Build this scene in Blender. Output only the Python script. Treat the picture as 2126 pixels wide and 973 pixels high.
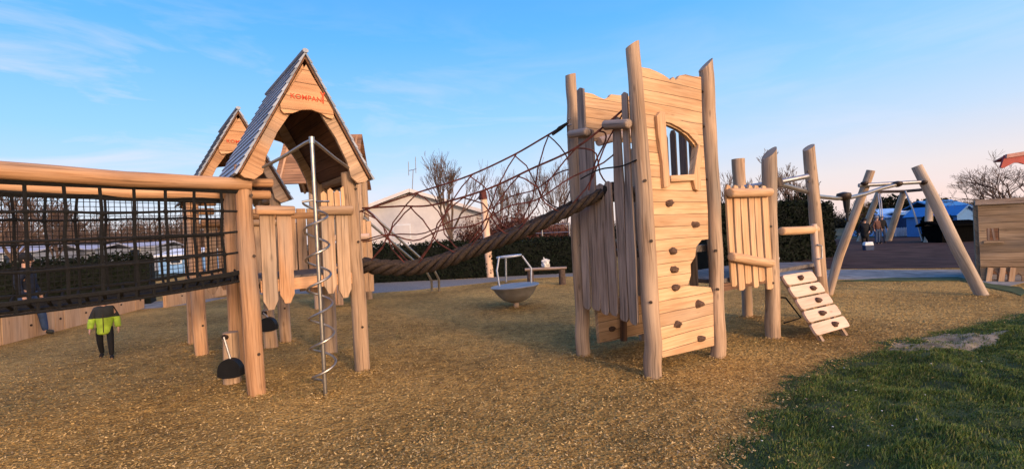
import bpy, bmesh, math, random
from mathutils import Vector, Matrix, noise
from mathutils.geometry import tessellate_polygon
random.seed(11)
for o in list(bpy.data.objects): bpy.data.objects.remove(o)
S = bpy.context.scene
COL = S.collection
PI = math.pi
# ------------------------------------------------------------------ camera
F = 947.0; CH = 1.6; ROLL = math.radians(2.7)
cam = bpy.data.cameras.new('camera'); co = bpy.data.objects.new('camera', cam); COL.objects.link(co)
cam.sensor_width = 36; cam.lens = 36 * F / 2126; cam.clip_start = .05; cam.clip_end = 2000
co.matrix_world = Matrix.Translation((0, 0, CH)) @ Matrix.Rotation(PI / 2, 4, 'X') @ Matrix.Rotation(-ROLL, 4, 'Z')
S.camera = co
# ------------------------------------------------------------------ sky, sun, exposure
SUN_EL = math.radians(13); SUN_DIR = Vector((.60, -.80, 0)).normalized()      # towards the sun, on the ground plane
w = bpy.data.worlds.new('World'); S.world = w; w.use_nodes = True
nt = w.node_tree; nt.nodes.clear()
def N(nt, t, **k):
    n = nt.nodes.new(t)
    for a, b in k.items(): setattr(n, a, b)
    return n
def L(nt, a, b): nt.links.new(a, b)
out = N(nt, 'ShaderNodeOutputWorld'); bg = N(nt, 'ShaderNodeBackground')
sky = N(nt, 'ShaderNodeTexSky'); sky.sky_type = 'NISHITA'; sky.sun_disc = False
sky.sun_elevation = SUN_EL; sky.sun_rotation = math.atan2(SUN_DIR.x, SUN_DIR.y); sky.air_density = 1.0; sky.dust_density = .6; sky.ozone_density = 2.5
tc = N(nt, 'ShaderNodeTexCoord'); sep = N(nt, 'ShaderNodeSeparateXYZ'); L(nt, tc.outputs['Generated'], sep.inputs[0])
ramp = N(nt, 'ShaderNodeValToRGB'); cr = ramp.color_ramp
cr.elements[0].position = 0.0; cr.elements[0].color = (1.02, .78, .74, 1)
cr.elements[1].position = .62; cr.elements[1].color = (.045, .34, 1.05, 1)
for p, c in ((.05, (.92, .82, .84, 1)), (.13, (.62, .78, 1.0, 1)), (.24, (.34, .69, 1.08, 1)), (.40, (.135, .52, 1.12, 1))):
    e = cr.elements.new(p); e.color = c
# the right-hand sky is paler and pinker: shift the ramp with the azimuth
az = N(nt, 'ShaderNodeMath', operation='MULTIPLY_ADD'); L(nt, sep.outputs[0], az.inputs[0]); az.inputs[1].default_value = -.055; L(nt, sep.outputs[2], az.inputs[2])
L(nt, az.outputs[0], ramp.inputs[0])
mx = N(nt, 'ShaderNodeMix', data_type='RGBA', blend_type='MIX'); mx.inputs[0].default_value = .84
sc_ = N(nt, 'ShaderNodeMix', data_type='RGBA', blend_type='MULTIPLY'); sc_.inputs[0].default_value = 1
L(nt, ramp.outputs[0], sc_.inputs[6]); sc_.inputs[7].default_value = (8.6, 8.6, 8.6, 1)
L(nt, sky.outputs[0], mx.inputs[6]); L(nt, sc_.outputs[2], mx.inputs[7])
# thin wisps of cloud
mp = N(nt, 'ShaderNodeMapping'); L(nt, tc.outputs['Generated'], mp.inputs[0]); mp.inputs['Scale'].default_value = (1.6, 1.6, 7.5); mp.inputs['Rotation'].default_value = (0, .30, 0)
nz = N(nt, 'ShaderNodeTexNoise'); nz.inputs['Scale'].default_value = 1.9; nz.inputs['Detail'].default_value = 7; nz.inputs['Roughness'].default_value = .58; nz.inputs['Distortion'].default_value = .5
L(nt, mp.outputs[0], nz.inputs[0])
cl = N(nt, 'ShaderNodeMapRange'); L(nt, nz.outputs[0], cl.inputs[0]); cl.inputs[1].default_value = .47; cl.inputs[2].default_value = .70; cl.inputs[4].default_value = .7
lft = N(nt, 'ShaderNodeMapRange'); L(nt, sep.outputs[0], lft.inputs[0]); lft.inputs[1].default_value = .15; lft.inputs[2].default_value = -.62; lft.inputs[3].default_value = .25; lft.inputs[4].default_value = 1
low = N(nt, 'ShaderNodeMapRange'); L(nt, sep.outputs[2], low.inputs[0]); low.inputs[1].default_value = .46; low.inputs[2].default_value = .26
m1 = N(nt, 'ShaderNodeMath', operation='MULTIPLY'); L(nt, cl.outputs[0], m1.inputs[0]); L(nt, lft.outputs[0], m1.inputs[1])
m2 = N(nt, 'ShaderNodeMath', operation='MULTIPLY'); L(nt, m1.outputs[0], m2.inputs[0]); L(nt, low.outputs[0], m2.inputs[1])
mc = N(nt, 'ShaderNodeMix', data_type='RGBA'); L(nt, m2.outputs[0], mc.inputs[0]); L(nt, mx.outputs[2], mc.inputs[6]); mc.inputs[7].default_value = (7.4, 6.9, 8.0, 1)
# the warm afterglow on the sunset side, behind the camera
dt = N(nt, 'ShaderNodeVectorMath', operation='DOT_PRODUCT'); L(nt, tc.outputs['Generated'], dt.inputs[0]); dt.inputs[1].default_value = (SUN_DIR.x * math.cos(SUN_EL), SUN_DIR.y * math.cos(SUN_EL), math.sin(SUN_EL))
gl = N(nt, 'ShaderNodeMapRange', interpolation_type='SMOOTHSTEP'); L(nt, dt.outputs['Value'], gl.inputs[0]); gl.inputs[1].default_value = .35; gl.inputs[2].default_value = 1
ga = N(nt, 'ShaderNodeMix', data_type='RGBA', blend_type='ADD'); L(nt, gl.outputs[0], ga.inputs[0]); L(nt, mc.outputs[2], ga.inputs[6]); ga.inputs[7].default_value = (22, 14, 6.2, 1)
L(nt, ga.outputs[2], bg.inputs[0]); bg.inputs[1].default_value = .10
L(nt, bg.outputs[0], out.inputs[0])
sl = bpy.data.lights.new('sun', 'SUN'); sl.energy = 2.5; sl.angle = math.radians(9); sl.color = (1, .67, .41)
so = bpy.data.objects.new('sun', sl); COL.objects.link(so)
sd = Vector((SUN_DIR.x * math.cos(SUN_EL), SUN_DIR.y * math.cos(SUN_EL), math.sin(SUN_EL)))
so.rotation_euler = sd.to_track_quat('Z', 'Y').to_euler(); so.location = (6, -8, 6)
S.view_settings.view_transform = 'Standard'; S.view_settings.look = 'None'; S.view_settings.gamma = 1; S.view_settings.exposure = .35
S.render.engine = 'CYCLES'; S.cycles.max_bounces = 5; S.cycles.diffuse_bounces = 3; S.cycles.transparent_max_bounces = 6

# ------------------------------------------------------------------ measuring helpers
def ray(px, py):
    dx = px - 1063; dy = 486.5 - py; c, s = math.cos(ROLL), math.sin(ROLL)
    return Vector(((dx * c + dy * s) / F, 1, (-dx * s + dy * c) / F))
def at(px, py, d): return Vector((0, 0, CH)) + ray(px, py) * d
def gp(px, py):
    r = ray(px, py); return r * (-CH / r.z) + Vector((0, 0, CH))
class Plane:            # a vertical plane through two ground points; (s, z) coordinates in metres
    def __init__(s, P, Q):
        s.P = Vector((P[0], P[1], 0)); d = Vector((Q[0] - P[0], Q[1] - P[1], 0)); s.len = d.length
        s.A = d.normalized(); s.n = Vector((s.A.y, -s.A.x, 0))
    def sz(s, px, py):
        r = ray(px, py); t = s.n.dot(s.P - Vector((0, 0, CH))) / s.n.dot(r); q = Vector((0, 0, CH)) + r * t
        return ((q - s.P).dot(s.A), q.z)
    def w(s, a, z, off=0): return s.P + s.A * a + Vector((0, 0, z)) + s.n * off

# ------------------------------------------------------------------ materials
def newmat(name):
    m = bpy.data.materials.new(name); m.use_nodes = True; t = m.node_tree; b = t.nodes['Principled BSDF']; return m, t, b
def wood(name, c1, c2, rough=.72, seams=0, dark=.35, rs=1.0, grain=1.0):
    c1 = (c1[0] * .86, c1[1] * .85, c1[2] * .88); c2 = (c2[0] * .90, c2[1] * .89, c2[2] * .93); m, t, b = newmat(name)
    uv = N(t, 'ShaderNodeTexCoord'); oi = N(t, 'ShaderNodeObjectInfo')
    off = N(t, 'ShaderNodeVectorMath', operation='MULTIPLY_ADD'); L(t, oi.outputs['Random'], off.inputs[0]); off.inputs[1].default_value = (7.3, 31.7, 0); L(t, uv.outputs['UV'], off.inputs[2])
    def mapped(sx, sy):
        q = N(t, 'ShaderNodeVectorMath', operation='MULTIPLY'); L(t, off.outputs[0], q.inputs[0]); q.inputs[1].default_value = (sx, sy, 1); return q.outputs[0]
    n1 = N(t, 'ShaderNodeTexNoise'); L(t, mapped(34, 1.6), n1.inputs[0]); n1.inputs['Scale'].default_value = 1; n1.inputs['Detail'].default_value = 6; n1.inputs['Roughness'].default_value = .62; n1.inputs['Distortion'].default_value = .6
    n2 = N(t, 'ShaderNodeTexNoise'); L(t, mapped(5, 1.1), n2.inputs[0]); n2.inputs['Scale'].default_value = 1; n2.inputs['Detail'].default_value = 3
    n3 = N(t, 'ShaderNodeTexNoise'); L(t, mapped(58, 1.3), n3.inputs[0]); n3.inputs['Scale'].default_value = 1; n3.inputs['Detail'].default_value = 3
    vo = N(t, 'ShaderNodeTexVoronoi'); L(t, mapped(6.5, 2.1), vo.inputs[0]); vo.inputs['Scale'].default_value = 1
    a = N(t, 'ShaderNodeMath', operation='MULTIPLY_ADD'); L(t, n1.outputs[0], a.inputs[0]); a.inputs[1].default_value = 1.0; 
    s2 = N(t, 'ShaderNodeMath', operation='MULTIPLY'); L(t, n2.outputs[0], s2.inputs[0]); s2.inputs[1].default_value = .9; L(t, s2.outputs[0], a.inputs[2])
    r = N(t, 'ShaderNodeMapRange'); L(t, a.outputs[0], r.inputs[0]); r.inputs[1].default_value = .70; r.inputs[2].default_value = 1.18
    mix = N(t, 'ShaderNodeMix', data_type='RGBA'); L(t, r.outputs[0], mix.inputs[0]); mix.inputs[6].default_value = (*c1, 1); mix.inputs[7].default_value = (*c2, 1)
    n5 = N(t, 'ShaderNodeTexNoise'); L(t, mapped(3.2, .55), n5.inputs[0]); n5.inputs['Scale'].default_value = 1; n5.inputs['Detail'].default_value = 4
    g5 = N(t, 'ShaderNodeMapRange'); L(t, n5.outputs[0], g5.inputs[0]); g5.inputs[1].default_value = .50; g5.inputs[2].default_value = .72; g5.inputs[4].default_value = .62 if dark > .32 else .22
    gm = (c1[0] + c1[1] + c1[2]) / 3 * 1.15; mixg = N(t, 'ShaderNodeMix', data_type='RGBA'); L(t, g5.outputs[0], mixg.inputs[0]); L(t, mix.outputs[2], mixg.inputs[6]); mixg.inputs[7].default_value = (gm * 1.12, gm, gm * .88, 1); mix = mixg
    # fine dark cracks along the grain
    ck = N(t, 'ShaderNodeMapRange'); L(t, n3.outputs[0], ck.inputs[0]); ck.inputs[1].default_value = .37; ck.inputs[2].default_value = .45; ck.inputs[3].default_value = 1 - dark; ck.inputs[4].default_value = 1
    kn = N(t, 'ShaderNodeMapRange'); L(t, vo.outputs['Distance'], kn.inputs[0]); kn.inputs[1].default_value = .03; kn.inputs[2].default_value = .13; kn.inputs[3].default_value = .55; kn.inputs[4].default_value = 1
    mm = N(t, 'ShaderNodeMath', operation='MULTIPLY'); L(t, ck.outputs[0], mm.inputs[0]); L(t, kn.outputs[0], mm.inputs[1])
    rv = N(t, 'ShaderNodeMapRange'); L(t, oi.outputs['Random'], rv.inputs[0]); rv.inputs[3].default_value = 1 - .16 * rs; rv.inputs[4].default_value = 1 + .10 * rs
    m3 = N(t, 'ShaderNodeMath', operation='MULTIPLY'); L(t, mm.outputs[0], m3.inputs[0]); L(t, rv.outputs[0], m3.inputs[1])
    last = m3.outputs[0]; hgt = n1.outputs[0]
    if seams:           # joints between the boards, across v, with a tone of their own per board
        sp = N(t, 'ShaderNodeSeparateXYZ'); L(t, uv.outputs['UV'], sp.inputs[0])
        wob = N(t, 'ShaderNodeMath', operation='MULTIPLY_ADD'); L(t, n2.outputs[0], wob.inputs[0]); wob.inputs[1].default_value = .035; L(t, sp.outputs[0], wob.inputs[2])
        dv = N(t, 'ShaderNodeMath', operation='DIVIDE'); L(t, wob.outputs[0], dv.inputs[0]); dv.inputs[1].default_value = seams
        fr = N(t, 'ShaderNodeMath', operation='FRACT'); L(t, dv.outputs[0], fr.inputs[0]); fl = N(t, 'ShaderNodeMath', operation='FLOOR'); L(t, dv.outputs[0], fl.inputs[0])
        g = N(t, 'ShaderNodeMapRange'); L(t, fr.outputs[0], g.inputs[0]); g.inputs[1].default_value = .02; g.inputs[2].default_value = .075; g.inputs[3].default_value = .22; g.inputs[4].default_value = 1
        wn = N(t, 'ShaderNodeTexWhiteNoise', noise_dimensions='1D'); L(t, fl.outputs[0], wn.inputs['W']); wr = N(t, 'ShaderNodeMapRange'); L(t, wn.outputs[0], wr.inputs[0]); wr.inputs[3].default_value = .80; wr.inputs[4].default_value = 1.12
        q = N(t, 'ShaderNodeMath', operation='MULTIPLY'); L(t, g.outputs[0], q.inputs[0]); L(t, wr.outputs[0], q.inputs[1])
        q2 = N(t, 'ShaderNodeMath', operation='MULTIPLY'); L(t, q.outputs[0], q2.inputs[0]); L(t, last, q2.inputs[1]); last = q2.outputs[0]
        hh = N(t, 'ShaderNodeMath', operation='MULTIPLY'); L(t, g.outputs[0], hh.inputs[0]); L(t, n1.outputs[0], hh.inputs[1]); hgt = hh.outputs[0]
    fin = N(t, 'ShaderNodeMix', data_type='RGBA', blend_type='MULTIPLY'); fin.inputs[0].default_value = 1; L(t, mix.outputs[2], fin.inputs[6])
    cmb = N(t, 'ShaderNodeCombineColor'); [L(t, last, cmb.inputs[i]) for i in range(3)]; L(t, cmb.outputs[0], fin.inputs[7])
    L(t, fin.outputs[2], b.inputs['Base Color']); b.inputs['Roughness'].default_value = rough; b.inputs['Specular IOR Level'].default_value = .25
    bp = N(t, 'ShaderNodeBump'); bp.inputs['Strength'].default_value = .5 * grain; bp.inputs['Distance'].default_value = .01; L(t, hgt, bp.inputs['Height']); L(t, bp.outputs[0], b.inputs['Normal'])
    return m
def plain(name, c, rough=.6, metal=0, var=.25, scale=8, bump=.15, c2=None, spec=.3, dist=.01):
    m, t, b = newmat(name); tcn = N(t, 'ShaderNodeTexCoord'); n = N(t, 'ShaderNodeTexNoise'); L(t, tcn.outputs['Object'], n.inputs[0]); n.inputs['Scale'].default_value = scale; n.inputs['Detail'].default_value = 5
    r = N(t, 'ShaderNodeMapRange'); L(t, n.outputs[0], r.inputs[0]); r.inputs[1].default_value = .3; r.inputs[2].default_value = .7
    mix = N(t, 'ShaderNodeMix', data_type='RGBA'); L(t, r.outputs[0], mix.inputs[0])
    mix.inputs[6].default_value = (*[x * (1 - var) for x in c], 1); mix.inputs[7].default_value = (*(c2 or [min(1, x * (1 + var)) for x in c]), 1)
    L(t, mix.outputs[2], b.inputs['Base Color']); b.inputs['Roughness'].default_value = rough; b.inputs['Metallic'].default_value = metal; b.inputs['Specular IOR Level'].default_value = spec
    bp = N(t, 'ShaderNodeBump'); bp.inputs['Strength'].default_value = bump; bp.inputs['Distance'].default_value = dist; L(t, n.outputs[0], bp.inputs['Height']); L(t, bp.outputs[0], b.inputs['Normal'])
    return m
def island(name, cols, rough=.8, backs=0):
    m, t, b = newmat(name); g = N(t, 'ShaderNodeNewGeometry'); r = N(t, 'ShaderNodeValToRGB'); L(t, g.outputs['Random Per Island'], r.inputs[0])
    for i, c in enumerate(cols):
        e = r.color_ramp.elements[i] if i < 2 else r.color_ramp.elements.new(i / (len(cols) - 1))
        e.position = i / (len(cols) - 1); e.color = (*c, 1)
    for i, c in enumerate(cols): r.color_ramp.elements[i].position = i / (len(cols) - 1); r.color_ramp.elements[i].color = (*c, 1)
    L(t, r.outputs[0], b.inputs['Base Color']); b.inputs['Roughness'].default_value = rough; b.inputs['Specular IOR Level'].default_value = .15
    return m
M = dict(
    post=wood('robinia_post', (.34, .215, .125), (.60, .42, .27), dark=.40),
    orange=wood('warm_post', (.40, .205, .095), (.66, .39, .21), dark=.36),
    board=wood('new_board', (.52, .30, .145), (.74, .48, .27), dark=.22, rs=.5),
    panel=wood('plank_panel', (.54, .31, .15), (.76, .50, .28), seams=.135, dark=.16, rs=.2, grain=.8),
    slat=wood('grey_slat', (.24, .165, .115), (.44, .33, .25), dark=.55),
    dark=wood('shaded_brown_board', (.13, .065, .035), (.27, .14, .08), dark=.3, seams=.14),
    roof=wood('weathered_shingle', (.22, .26, .32), (.42, .48, .56), rough=.55, dark=.3),
    pale=wood('pale_board', (.58, .40, .28), (.78, .57, .42), dark=.08, rs=.3, grain=.4),
    old=wood('old_playhouse_plank', (.22, .14, .075), (.42, .29, .17), seams=.17, dark=.35),
    deck=wood('deck_plank', (.10, .085, .075), (.25, .21, .19), seams=.13),
    steel=plain('brushed_steel', (.34, .32, .30), .38, .9, .15, 20, .05),
    gal=plain('galvanised_tube', (.30, .30, .32), .45, .8, .2, 20, .05),
    bolt=plain('dark_bolt', (.035, .022, .018), .5, .3),
    black=plain('black_rope', (.006, .006, .0065), .9, 0, .5, 60, .4),
    redrope=plain('red_brown_rope', (.055, .016, .014), .85, 0, .6, 9, .5, c2=(.12, .032, .024)),
    brid=plain('tarred_brown_rope', (.022, .015, .012), .9, 0, .4, 40, .6, c2=(.055, .038, .029), dist=.01),
    rubber=plain('black_rubber', (.006, .006, .007), .5),
    hold=plain('climbing_hold', (.10, .055, .036), .8, 0, .5, 40, .6),
    letter=plain('red_lettering', (.50, .06, .02), .7, 0, .3, 30),
    house=plain('pale_render', (.60, .57, .575), .9, 0, .06, 3, .1),
    rooft=plain('roof_felt', (.16, .12, .095), .9, 0, .3, 6),
    white=plain('white_cladding', (.66, .68, .72), .6, 0, .08, 4),
    glass=plain('dark_window', (.02, .03, .05), .15),
    bluea=plain('pale_blue_cladding', (.20, .38, .66), .6, 0, .10, 5),
    blueb=plain('bright_blue_sheet', (.035, .16, .40), .5, 0, .08, 5),
    navy=plain('navy_sheet', (.012, .03, .085), .6, 0, .2, 5),
    matblack=plain('matt_black', (.004, .004, .004), 1, 0, .2, spec=0),
    redc=plain('red_canopy', (.28, .035, .03), .6, 0, .15, 5),
    bark=plain('bare_bark', (.085, .058, .045), .9, 0, .4, 12, .5),
    twig=plain('bare_twigs', (.10, .065, .05), .9, 0, .4, 3, 0),
    twigred=plain('reddish_twigs', (.085, .032, .024), .9, 0, .5, 3, 0),
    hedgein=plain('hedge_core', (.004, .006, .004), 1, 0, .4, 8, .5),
    hedge=island('hedge_leaf', [(.003, .005, .003), (.006, .011, .005), (.010, .015, .007)], .9),
    olive=island('olive_leaf', [(.035, .038, .014), (.07, .07, .03), (.05, .04, .02)]),
    skin=plain('skin', (.50, .29, .21), .6, 0, .05),
)

# ------------------------------------------------------------------ mesh builder
def basis(d, up=None):
    d = d.normalized(); u = up or (Vector((0, 0, 1)) if abs(d.z) < .9 else Vector((1, 0, 0)))
    a = d.cross(u).normalized(); return a, a.cross(d).normalized()
class MB:
    def __init__(s): s.v = []; s.f = []; s.uv = []
    def face(s, idx, uvs): s.f.append(idx); s.uv.append(uvs)
    def tube(s, P, R, n=8, cap=True, rough=0, seed=0, flat=1.0, vis=None):
        P = [Vector(p) for p in P]; m = len(P)
        if not isinstance(R, (list, tuple)): R = [R] * m
        base = len(s.v); a, b = basis(P[1] - P[0]); Ld = 0; lens = []
        for i, p in enumerate(P):
            if i: Ld += (p - P[i - 1]).length
            lens.append(Ld)
            d = (P[min(i + 1, m - 1)] - P[max(i - 1, 0)]).normalized()
            a = (a - d * a.dot(d)).normalized(); b = d.cross(a).normalized()
            for k in range(n):
                th = 2 * PI * k / n; c, si = math.cos(th), math.sin(th)
                rr = R[i] * (1 + (rough * noise.noise(Vector((c * .9 + seed * 3.1, si * .9, Ld * 1.3 + seed))) if rough else 0))
                s.v.append(p + a * (c * rr) + b * (si * rr * flat))
        r0 = max(R)
        for i in range(m - 1):
            for k in range(n):
                k2 = (k + 1) % n; u0 = k / n * 2 * PI * r0; u1 = (k + 1) / n * 2 * PI * r0
                s.face([base + i * n + k, base + i * n + k2, base + (i + 1) * n + k2, base + (i + 1) * n + k], [(u0, lens[i]), (u1, lens[i]), (u1, lens[i + 1]), (u0, lens[i + 1])])
        if cap:
            for i, rev in ((0, 1), (m - 1, 0)):
                idx = [base + i * n + k for k in range(n)]; uvs = [(math.cos(2 * PI * k / n) * R[i], math.sin(2 * PI * k / n) * R[i]) for k in range(n)]
                if rev: idx.reverse(); uvs.reverse()
                s.face(idx, uvs)
        return s
    def prism(s, outl, O, A, B, th, holes=(), swap=False, off=0):
        """outline in (a, b) metres on the plane O + a*A + b*B, thickness th centred on it. uv=(across, along)."""
        A = Vector(A).normalized(); B = Vector(B).normalized(); O = Vector(O); n = A.cross(B).normalized()
        loops = [list(outl)] + [list(h) for h in holes]; flat = [q for l in loops for q in l]; k = len(flat); base = len(s.v)
        for sg in (.5, -.5):
            for q in flat: s.v.append(O + A * q[0] + B * q[1] + n * (th * sg + off))
        uvf = (lambda q: (q[1], q[0])) if swap else (lambda q: (q[0], q[1]))
        tris = tessellate_polygon([[Vector((q[0], q[1], 0)) for q in l] for l in loops])
        for t in tris:
            t = list(t); q0, q1, q2 = [flat[i] for i in t]
            if (q1[0] - q0[0]) * (q2[1] - q0[1]) - (q1[1] - q0[1]) * (q2[0] - q0[0]) < 0: t.reverse()
            s.face([base + i for i in t], [uvf(flat[i]) for i in t]); t2 = t[::-1]
            s.face([base + k + i for i in t2], [uvf(flat[i]) for i in t2])
        st = 0
        for li, l in enumerate(loops):
            ar = sum(l[i][0] * l[(i + 1) % len(l)][1] - l[(i + 1) % len(l)][0] * l[i][1] for i in range(len(l)))
            for i in range(len(l)):
                j = (i + 1) % len(l); a_, b_ = base + st + i, base + st + j
                u0, u1 = uvf(l[i]), uvf(l[j]); f = [a_, a_ + k, b_ + k, b_]; uu = [u0, (u0[0] + th, u0[1]), (u1[0] + th, u1[1]), u1]
                if (ar > 0) == (li > 0): f.reverse(); uu.reverse()
                s.face(f, uu)
            st += len(l)
        return s
    def box(s, c, sx, sy, sz, A=(1, 0, 0), B=(0, 1, 0), swap=False):
        return s.prism([(-sx / 2, -sy / 2), (sx / 2, -sy / 2), (sx / 2, sy / 2), (-sx / 2, sy / 2)], c, A, B, sz, swap=swap)
    def beam(s, p, q, w_, t_, up=None):
        p, q = Vector(p), Vector(q); d = q - p; a, b = basis(d, up)
        h = w_ / 2; return s.prism([(-h, 0), (h, 0), (h, d.length), (-h, d.length)], p, a, d, t_)
    def sphere(s, c, r, seg=8, rings=5, sc=(1, 1, 1), rough=0, seed=0):
        c = Vector(c); base = len(s.v)
        for i in range(rings + 1):
            ph = PI * i / rings
            for k in range(seg):
                th = 2 * PI * k / seg; d = Vector((math.sin(ph) * math.cos(th), math.sin(ph) * math.sin(th), math.cos(ph)))
                rr = r * (1 + rough * noise.noise(d * 2 + Vector((seed, seed * 2, 0))))
                s.v.append(c + Vector((d.x * sc[0], d.y * sc[1], d.z * sc[2])) * rr)
        for i in range(rings):
            for k in range(seg):
                k2 = (k + 1) % seg
                s.face([base + i * seg + k, base + (i + 1) * seg + k, base + (i + 1) * seg + k2, base + i * seg + k2], [(k / seg, i / rings), (k / seg, (i + 1) / rings), ((k + 1) / seg, (i + 1) / rings), ((k + 1) / seg, i / rings)])
        return s
    def lathe(s, prof, c=(0, 0, 0), seg=28):
        c = Vector(c); base = len(s.v); m = len(prof)
        for r, z in prof:
            for k in range(seg): th = 2 * PI * k / seg; s.v.append(c + Vector((r * math.cos(th), r * math.sin(th), z)))
        for i in range(m - 1):
            for k in range(seg):
                k2 = (k + 1) % seg; s.face([base + i * seg + k, base + i * seg + k2, base + (i + 1) * seg + k2, base + (i + 1) * seg + k], [(k / seg, i * .1), ((k + 1) / seg, i * .1), ((k + 1) / seg, i * .1 + .1), (k / seg, i * .1 + .1)])
        return s
    def build(s, name, mat, parent=None, smooth=False, bevel=0, weld=True):
        me = bpy.data.meshes.new(name); org = parent_origin(parent)
        me.from_pydata([tuple(Vector(v) - org) for v in s.v], [], s.f); ul = me.uv_layers.new(name='UVMap')
        fl = [c for u in s.uv for q in u for c in q]; ul.data.foreach_set('uv', fl)
        if smooth: me.polygons.foreach_set('use_smooth', [True] * len(me.polygons))
        me.materials.append(mat); o = bpy.data.objects.new(name, me); COL.objects.link(o)
        if parent: o.parent = parent
        if smooth: 
            me.set_sharp_from_angle(angle=math.radians(50))
        if bevel:
            bm = bmesh.new(); bm.from_mesh(me); bmesh.ops.remove_doubles(bm, verts=bm.verts, dist=1e-5)
            es = [e for e in bm.edges if len(e.link_faces) == 2 and e.calc_face_angle(0) > .7]
            bmesh.ops.bevel(bm, geom=es, offset=bevel, segments=2, affect='EDGES', profile=.6, clamp_overlap=True); bm.to_mesh(me); bm.free()
        return o
def parent_origin(p):
    v = Vector((0, 0, 0))
    while p is not None: v += p.location; p = p.parent
    return v
def tag(o, label=None, cat=None, group=None, kind=None):
    if label: o['label'] = label
    if cat: o['category'] = cat
    if group: o['group'] = group
    if kind: o['kind'] = kind
    return o
def thing(name, loc, label, cat, group=None):
    o = bpy.data.objects.new(name, None); o.location = Vector(loc); o.empty_display_size = .2; COL.objects.link(o); return tag(o, label, cat, group)
def copy_tree(o, parent=None):
    c = o.copy(); COL.objects.link(c)
    if parent: c.parent = parent
    for ch in list(o.children): copy_tree(ch, c)
    return c
def logpath(P, R, wob=.012, seed=0, n=10):
    """Resample a log with natural bends and swellings."""
    P = [Vector(p) for p in P]; out_, rad = [], []; m = len(P) - 1
    if not isinstance(R, (list, tuple)): R = [R] * len(P)
    for i in range(m):
        for j in range(n):
            t = j / n; out_.append(P[i].lerp(P[i + 1], t)); rad.append(R[i] * (1 - t) + R[i + 1] * t)
    out_.append(P[-1]); rad.append(R[-1]); k = len(out_)
    for i in range(k):
        q = Vector((noise.noise(Vector((i * .17, seed * 5.3, 1))), noise.noise(Vector((i * .17, seed * 5.3, 9))), 0)); e = min(1, i * .4, (k - 1 - i) * .4 + .3)
        out_[i] = out_[i] + q * wob * e; rad[i] *= 1 + .055 * noise.noise(Vector((i * .22, seed * 2.7, 4)))
    return out_, rad
SEED = [0]
def log(name, P, R, mat, parent, wob=.018, slant=0, round_=False, n=14):
    SEED[0] += 1; p, r = logpath(P, R, wob, SEED[0])
    if round_:        # rounded ends
        d0 = (p[0] - p[1]).normalized(); d1 = (p[-1] - p[-2]).normalized()
        p = [p[0] + d0 * r[0] * .30, p[0] + d0 * r[0] * .22] + p + [p[-1] + d1 * r[-1] * .22, p[-1] + d1 * r[-1] * .30]; r = [r[0] * .6, r[0] * .88] + r + [r[-1] * .88, r[-1] * .6]
    b = MB(); b.tube(p, r, n, True, .13, SEED[0])
    if slant:         # slanted saw cut at the top
        top = len(p) - 1; th = slant if isinstance(slant, tuple) else (slant, 0)
        for k in range(n):
            v = b.v[top * n + k]; c = p[-1]; v.z += (v.x - c.x) * th[0] + (v.y - c.y) * th[1]
    return b.build(name, mat, parent, smooth=True)
def bolt(parent, p, nrm, r=.014, name='bolt'):
    nrm = Vector(nrm).normalized(); return MB().tube([Vector(p) - nrm * .01, Vector(p) + nrm * .012], r, 8).build(name, M['bolt'], parent)

# ================================================================== SETTING
# ground: one sheet to the horizon, gently uneven near the camera
def inside(poly, x, y):
    c = False; j = len(poly) - 1
    for i in range(len(poly)):
        xi, yi = poly[i]; xj, yj = poly[j]
        if (yi > y) != (yj > y) and x < (xj - xi) * (y - yi) / (yj - yi) + xi: c = not c
        j = i
    return c
def hground(x, y): return max(0, min(1, (11.5 - math.hypot(x, y)) / 3)) * (.030 * noise.noise(Vector((x * .7, y * .7, 0))) + .020 * noise.noise(Vector((x * 2.3, y * 2.3, 5))))
def sheet(name, xs, ys, hf, mat, kind='structure', keep=None):
    v, f = [], []; nx, ny = len(xs), len(ys)
    for y in ys:
        for x in xs: v.append((x, y, hf(x, y)))
    for j in range(ny - 1):
        for i in range(nx - 1):
            if keep and not keep((xs[i] + xs[i + 1]) / 2, (ys[j] + ys[j + 1]) / 2): continue
            f.append((j * nx + i, j * nx + i + 1, (j + 1) * nx + i + 1, (j + 1) * nx + i))
    me = bpy.data.meshes.new(name); me.from_pydata(v, [], f); me.polygons.foreach_set('use_smooth', [True] * len(f))
    bm = bmesh.new(); bm.from_mesh(me); bmesh.ops.delete(bm, geom=[q for q in bm.verts if not q.link_faces], context='VERTS'); bm.to_mesh(me); bm.free()
    me.materials.append(mat); o = bpy.data.objects.new(name, me); COL.objects.link(o); tag(o, kind=kind); return o
def frange(a, b, s): return [a + i * s for i in range(int(round((b - a) / s)) + 1)]
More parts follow.
